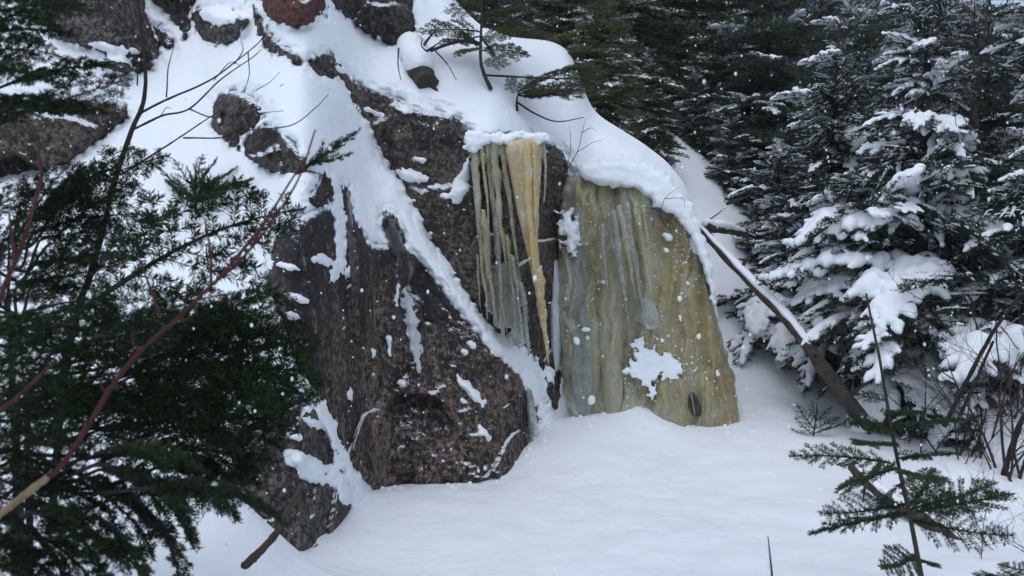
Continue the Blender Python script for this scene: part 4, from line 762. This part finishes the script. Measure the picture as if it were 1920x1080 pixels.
Yq = ice_Y0 - .25
twigs('bare_twigs', 'leafless twig shrub growing from the gap at the top of the ice', [[(1040, 350), (1062, 320), (1082, 285), (1090, 255), (1098, 222)], [(1040, 352), (1028, 300), (1010, 262), (992, 235)], [(1062, 320), (1070, 275), (1068, 235)], [(1082, 285), (1110, 268), (1132, 262)], [(1090, 250), (1108, 240), (1118, 246)], [(1050, 335), (1030, 310), (1022, 318)]], Yq)
twigs('bare_twigs', 'leafless twigs and a green tip caught on the upper right of the ice', [[(1240, 400), (1225, 392), (1200, 388)], [(1238, 398), (1248, 370), (1276, 350)], [(1236, 402), (1250, 425), (1262, 432)], [(1248, 372), (1280, 372), (1284, 388)]], ice_Y0 - .45)
for (a, b, c, d) in ((1240, 400, 1180, 388), (1238, 404, 1200, 412), (1240, 398, 1210, 376)): pass
twigs('bare_twigs', 'thin twigs standing on the rear snow bank below the cedars', [[(1240, 292), (1243, 265), (1240, 240)], [(1241, 280), (1228, 262), (1210, 258)], [(1242, 275), (1262, 258), (1270, 240)], [(1262, 290), (1278, 268), (1285, 250)], [(1156, 236), (1176, 214), (1190, 196)], [(1165, 225), (1130, 215), (1100, 218)]], 13.6, .010)
twigs('bare_twigs', 'dark branch stubs at the lower end of the rear snow bank', [[(1362, 382), (1400, 370), (1440, 345)], [(1310, 425), (1340, 405), (1362, 388)], [(1375, 380), (1362, 372), (1358, 380)]], 12.2, .022, BARK)

# fallen clumps of snow and ice along the foot of the rock and ice
r = np.random.default_rng(15); cu = r.uniform(700, 1400, 90); cb = np.interp(cu, cta[:, 0], cta[:, 1]) + r.exponential(10, 90); cy = np.interp(cu, cta[:, 0], cta[:, 2]) - .05 - r.exponential(.12, 90); cx = (cu - 960) / F * cy
flecks(np.stack([cx, cy, H(cx, cy)], -1), r.uniform(.006, .03, 90) * r.random(90) + .006, 'snow_clumps')['label'] = 'small fallen lumps of snow along the foot of the rock'
# dead leaf on the slope
v = at(525, 161, relief_Y(525, 161) - .02); lm, ln_, lb = mat('dead_leaf'); lb.inputs['Base Color'].default_value = (.10, .035, .015, 1)
lv = np.array([(0, 0, 0), (.02, -.006, .012), (.045, -.004, .010), (.065, 0, .0), (.04, -.01, -.014), (.018, -.008, -.012), (.03, .004, 0)]) + np.array(v)
tag(link('dead_leaf', mesh('dead_leaf', lv, None, lm, None, False, [(0, 1, 6), (1, 2, 6), (2, 3, 6), (3, 4, 6), (4, 5, 6), (5, 0, 6)])), 'single brown dead leaf lying on the snow slope', 'leaf')

# ------------------------------------------------------------------ logs
def log(name, label, pts, r0, r1, snow=None, seed=0, m=LOGBARK, side=None):
    P = curve([list(at(*p)) for p in pts], 30); root = empty(name, Vector(P[-1].tolist()), label, 'log')
    child('trunk', MB().tube(P, np.linspace(r0, r1, 30), 14, wob=.28, seed=seed).mesh('trunk', m), root)
    if snow:
        a, b, wd, th = snow; i0, i1 = int(a * 29), int(b * 29) + 1; n = i1 - i0; rr = np.linspace(r0, r1, 30)[i0:i1]
        q = P[i0:i1] + np.array([-.15, -.1, 1.]) * (rr * .82)[:, None]; sh = np.sin(np.linspace(.25, math.pi - .2, n)) ** .4 * (1 + .22 * perlin(q * 5))
        mm = MB().tube(q, np.clip(rr * wd * sh, .004, 1), 12, flat=th, wob=.2, seed=seed).mesh('snow_cover', SNOW_TREE); child('snow_cover', mm, root)
    for k, (i, d, l, rd) in enumerate(side or []):
        c = curve([P[i], P[i] + np.array(d) * l * .5 + np.array([0, 0, .02]), P[i] + np.array(d) * l], 8); child('stub', MB().tube(c, np.linspace(rd, rd * .4, 8), 7, wob=.2).mesh('stub', m), root)
    return root
log('fallen_log', 'long brown fallen log leaning beside the ice, snow along its upper half', [(1314, 430, 10.4), (1400, 520, 9.8), (1484, 606, 9.25), (1545, 692, 8.85), (1596, 760, 8.6), (1616, 785, 8.5)], 0.056, .080, (.0, .55, 1.0, .6), 3, side=[(5, (.3, -.3, .6), .3, .03), (16, (-.4, -.5, .2), .25, .03), (22, (.5, -.3, .5), .4, .025)])
log('short_log', 'short snow covered log lying across the top of the fallen one', [(1322, 425, 10.7), (1362, 431, 10.9), (1400, 440, 11.1)], .066, .04, (.02, .99, 1.35, .85), 5)
log('dead_log', 'bare dark log half sunk in the snow behind the young fir', [(1600, 875, 6.7), (1660, 930, 6.35), (1730, 975, 6.05), (1800, 1022, 5.75), (1840, 1050, 5.6)], .052, .042, (.05, .5, .75, .5), 7, side=[(3, (-.15, -.1, -.8), .22, .014), (6, (.05, -.2, -.9), .26, .012), (12, (.5, -.2, .5), .2, .012)])
Yq = relief_Y(795, 150) - .1
log('broken_stump', 'hollow dark stump end under a snow cap above the outcrop', [(768, 92, Yq + .5), (785, 130, Yq + .15), (802, 158, Yq - .02)], .12, .115, (.0, .86, 1.35, .9), 9, BARK, [(20, (.7, -.3, -.9), .55, .03), (8, (.5, -.5, .5), .5, .02), (6, (1., -.4, .2), .7, .02)])
twigs('bare_twigs', 'forked dark twigs beside the hollow stump', [[(800, 96), (812, 88), (830, 75)], [(812, 90), (830, 110), (842, 125), (856, 150)], [(800, 96), (790, 85), (792, 72)], [(748, 90), (746, 120), (752, 150)]], Yq - .1, .014)

# ------------------------------------------------------------------ clearing edge: young firs and brush
seedling('young_fir', 'young green fir standing in the snow in front of the dead log', [(1730, 1100), (1722, 1050), (1704, 960), (1683, 865), (1664, 760), (1650, 677), (1632, 590), (1624, 550)], 4.3,
    [(1670, 868, 1478, 850), (1706, 962, 1514, 1000), (1700, 945, 1540, 965), (1680, 878, 1568, 915), (1704, 956, 1870, 905), (1720, 960, 1900, 925), (1710, 975, 1900, 1008), (1693, 887, 1765, 905), (1716, 1042, 1654, 1066), (1724, 1050, 1752, 1062), (1664, 752, 1590, 735), (1672, 805, 1815, 785), (1678, 835, 1600, 832), (1685, 860, 1790, 850), (1668, 780, 1720, 770), (1690, 905, 1640, 960), (1704, 950, 1760, 880), (1680, 850, 1740, 860), (1660, 800, 1590, 790)], FINE, 61, .0135, 'sapling', .45, sq=1.1, m=BARK)
seedling('fir_seedling', 'tiny snow dusted seedling by the foot of the fallen log', [(1524, 835), (1526, 810), (1530, 780), (1532, 755)], 8.6, [(1526, 815, 1486, 785), (1527, 805, 1492, 762), (1530, 790, 1520, 752), (1531, 790, 1560, 765), (1527, 812, 1582, 800), (1526, 822, 1565, 825), (1526, 805, 1575, 785), (1525, 822, 1480, 808)], SEED, 62, .01, Yoff=.15)
seedling('fir_shoot', 'single needled shoot tip poking up from the bottom of the snow', [(1450, 1110), (1446, 1060), (1440, 1006)], 4.2, [(1450, 1110, 1439, 1004)], [FINE[0]], 63, .006, 'plant', .02, sq=.12)
seedling('fir_shoot', 'dark fir branch tip entering at the bottom right corner', [(1960, 1110), (1930, 1090), (1890, 1078)], 3.6, [(1960, 1090, 1826, 1078), (1950, 1075, 1870, 1058)], FINE, 64, .006, 'plant', .1)
def brush(name, label, base_px, Y, n, hgt, spread, seed, m, r0=.008, group='bare brush', lean=0.):
    r = np.random.default_rng(seed); b = at(base_px[0], base_px[1], Y); z = Hs(b.x, Y); root = empty(name, (b.x, Y, z), label, 'shrub', group)
    def grow(p, d, l, rad, lev, mb):
        k = 7; q = [p]; dd = d
        for _ in range(k): dd = unit(dd + r.normal(0, .12, 3) + np.array([0, 0, .03])); q.append(q[-1] + dd * l / k)
        q = np.array(q); mb.tube(q, np.linspace(rad, rad * .4, k + 1), 5, closed=False)
        if lev < 3:
            for w_ in range(r.integers(2, 5)): i = r.integers(2, k + 1); grow(q[i], unit(dd + r.normal(0, .55, 3)), l * r.uniform(.35, .65), rad * .5, lev + 1, mb)
    for s in range(n):
        mb = MB(); p = np.array([b.x + r.normal(0, spread * .35), Y + r.normal(0, spread * .35), z - .05]); grow(p, unit(np.array([r.normal(lean, .4), r.normal(0, .3), 1.])), hgt * r.uniform(.6, 1.1), r0 * r.uniform(.6, 1.2), 0, mb)
        child('stem', mb.mesh('stem', m), root)
    return root
brush('bare_bush', 'tangle of brown leafless stems beside the tall fir', (1850, 850), 7.6, 9, 1.5, .7, 71, BROWNTWIG, .012)
brush('bare_bush', 'brown leafless thicket at the edge of the picture above the snow mound', (1930, 900), 6.9, 9, 1.4, .6, 72, BROWNTWIG, .012)
brush('bare_bush', 'fine bare twigs fanning out of the snow near the bottom corner', (1900, 1040), 5.4, 9, .45, .5, 73, BROWNTWIG, .004, lean=-.5)
brush('bare_bush', 'reddish leafless treetop against the pale gap in the upper corner', (1960, 700), 11.0, 9, 5.0, .9, 74, BROWNTWIG, .03)
brush('bare_bush', 'dark bare twigs under the branches of the tall fir', (1780, 820), 8.0, 7, 1.0, .6, 75, TWIG, .008)
brush('bare_bush', 'low dark tangle of twigs on the crest of the snow mound', (1870, 890), 7.3, 12, .6, .7, 76, TWIG, .007)
fir_near('fir_tree', 1890, 7.9, 1.35, .75, 'low snowy fir among the brown stems behind the mound', 15, 'snow laden firs', 9, 6, .5)
stems('leaning_trunk', 'dark bare trunks leaning together at the right edge', 'trunk', [('trunk', [(1770, 800), (1820, 700), (1870, 610), (1940, 520)], 7.2, 7.4, .021, .012, TWIG), ('trunk', [(1800, 780), (1840, 690), (1862, 640)], 7.2, 7.3, .015, .010, TWIG), ('trunk', [(1860, 960), (1885, 880), (1910, 800), (1945, 740)], 6.9, 7.0, .024, .016, TWIG)])

# ------------------------------------------------------------------ snowy air
hm = bpy.data.materials.new('snowy_air'); hm.use_nodes = True; hn = hm.node_tree; hn.nodes.clear()
ho = hn.nodes.new('ShaderNodeOutputMaterial'); hv = hn.nodes.new('ShaderNodeVolumePrincipled'); hv.inputs['Color'].default_value = (.88, .91, .95, 1); hv.inputs['Density'].default_value = .0013
hn.links.new(hv.outputs[0], ho.inputs['Volume'])
hb = np.array([(x, y, z) for z in (-6, 14) for y in (-21, 92) for x in (-61, 62)], float)
tag(link('haze', mesh('haze', hb, [(0, 2, 3, 1), (4, 5, 7, 6), (0, 1, 5, 4), (2, 6, 7, 3), (0, 4, 6, 2), (1, 3, 7, 5)], hm, None, False)), 'thin veil of snowy air', None, None, 'stuff')

# ------------------------------------------------------------------ falling snow
r = np.random.default_rng(91); n = 1500; yy = 1.2 + 11 * r.random(n) ** .8; P = world(r.uniform(-150, 2070, n), r.uniform(-120, 1080, n), yy); P = P[P[:, 2] > .1]; n = len(P)
ph = (1 + 5 ** .5) / 2; ico = unit(np.array([(-1, ph, 0), (1, ph, 0), (-1, -ph, 0), (1, -ph, 0), (0, -1, ph), (0, 1, ph), (0, -1, -ph), (0, 1, -ph), (ph, 0, -1), (ph, 0, 1), (-ph, 0, -1), (-ph, 0, 1)]))
it = np.array([(0, 11, 5), (0, 5, 1), (0, 1, 7), (0, 7, 10), (0, 10, 11), (1, 5, 9), (5, 11, 4), (11, 10, 2), (10, 7, 6), (7, 1, 8), (3, 9, 4), (3, 4, 2), (3, 2, 6), (3, 6, 8), (3, 8, 9), (4, 9, 5), (2, 4, 11), (6, 2, 10), (8, 6, 7), (9, 8, 1)])
rad = r.uniform(.0022, .0055, n) * np.clip(.55 + P[:, 1] * .09, .5, 1.4); st = np.stack([np.ones(n), np.ones(n), r.uniform(1, 1.9, n)], -1)
FVv = (P[:, None] + ico[None] * rad[:, None, None] * st[:, None]).reshape(-1, 3); FT = (it[None] + 12 * np.arange(n)[:, None, None]).reshape(-1, 3)
tag(link('falling_snow', mesh('falling_snow', FVv, None, SNOW_TREE, None, True, FT)), 'scattered snowflakes falling through the air', None, None, 'stuff')
print('tris', sum(len(m.polygons) for m in bpy.data.meshes) * 2 // 1)
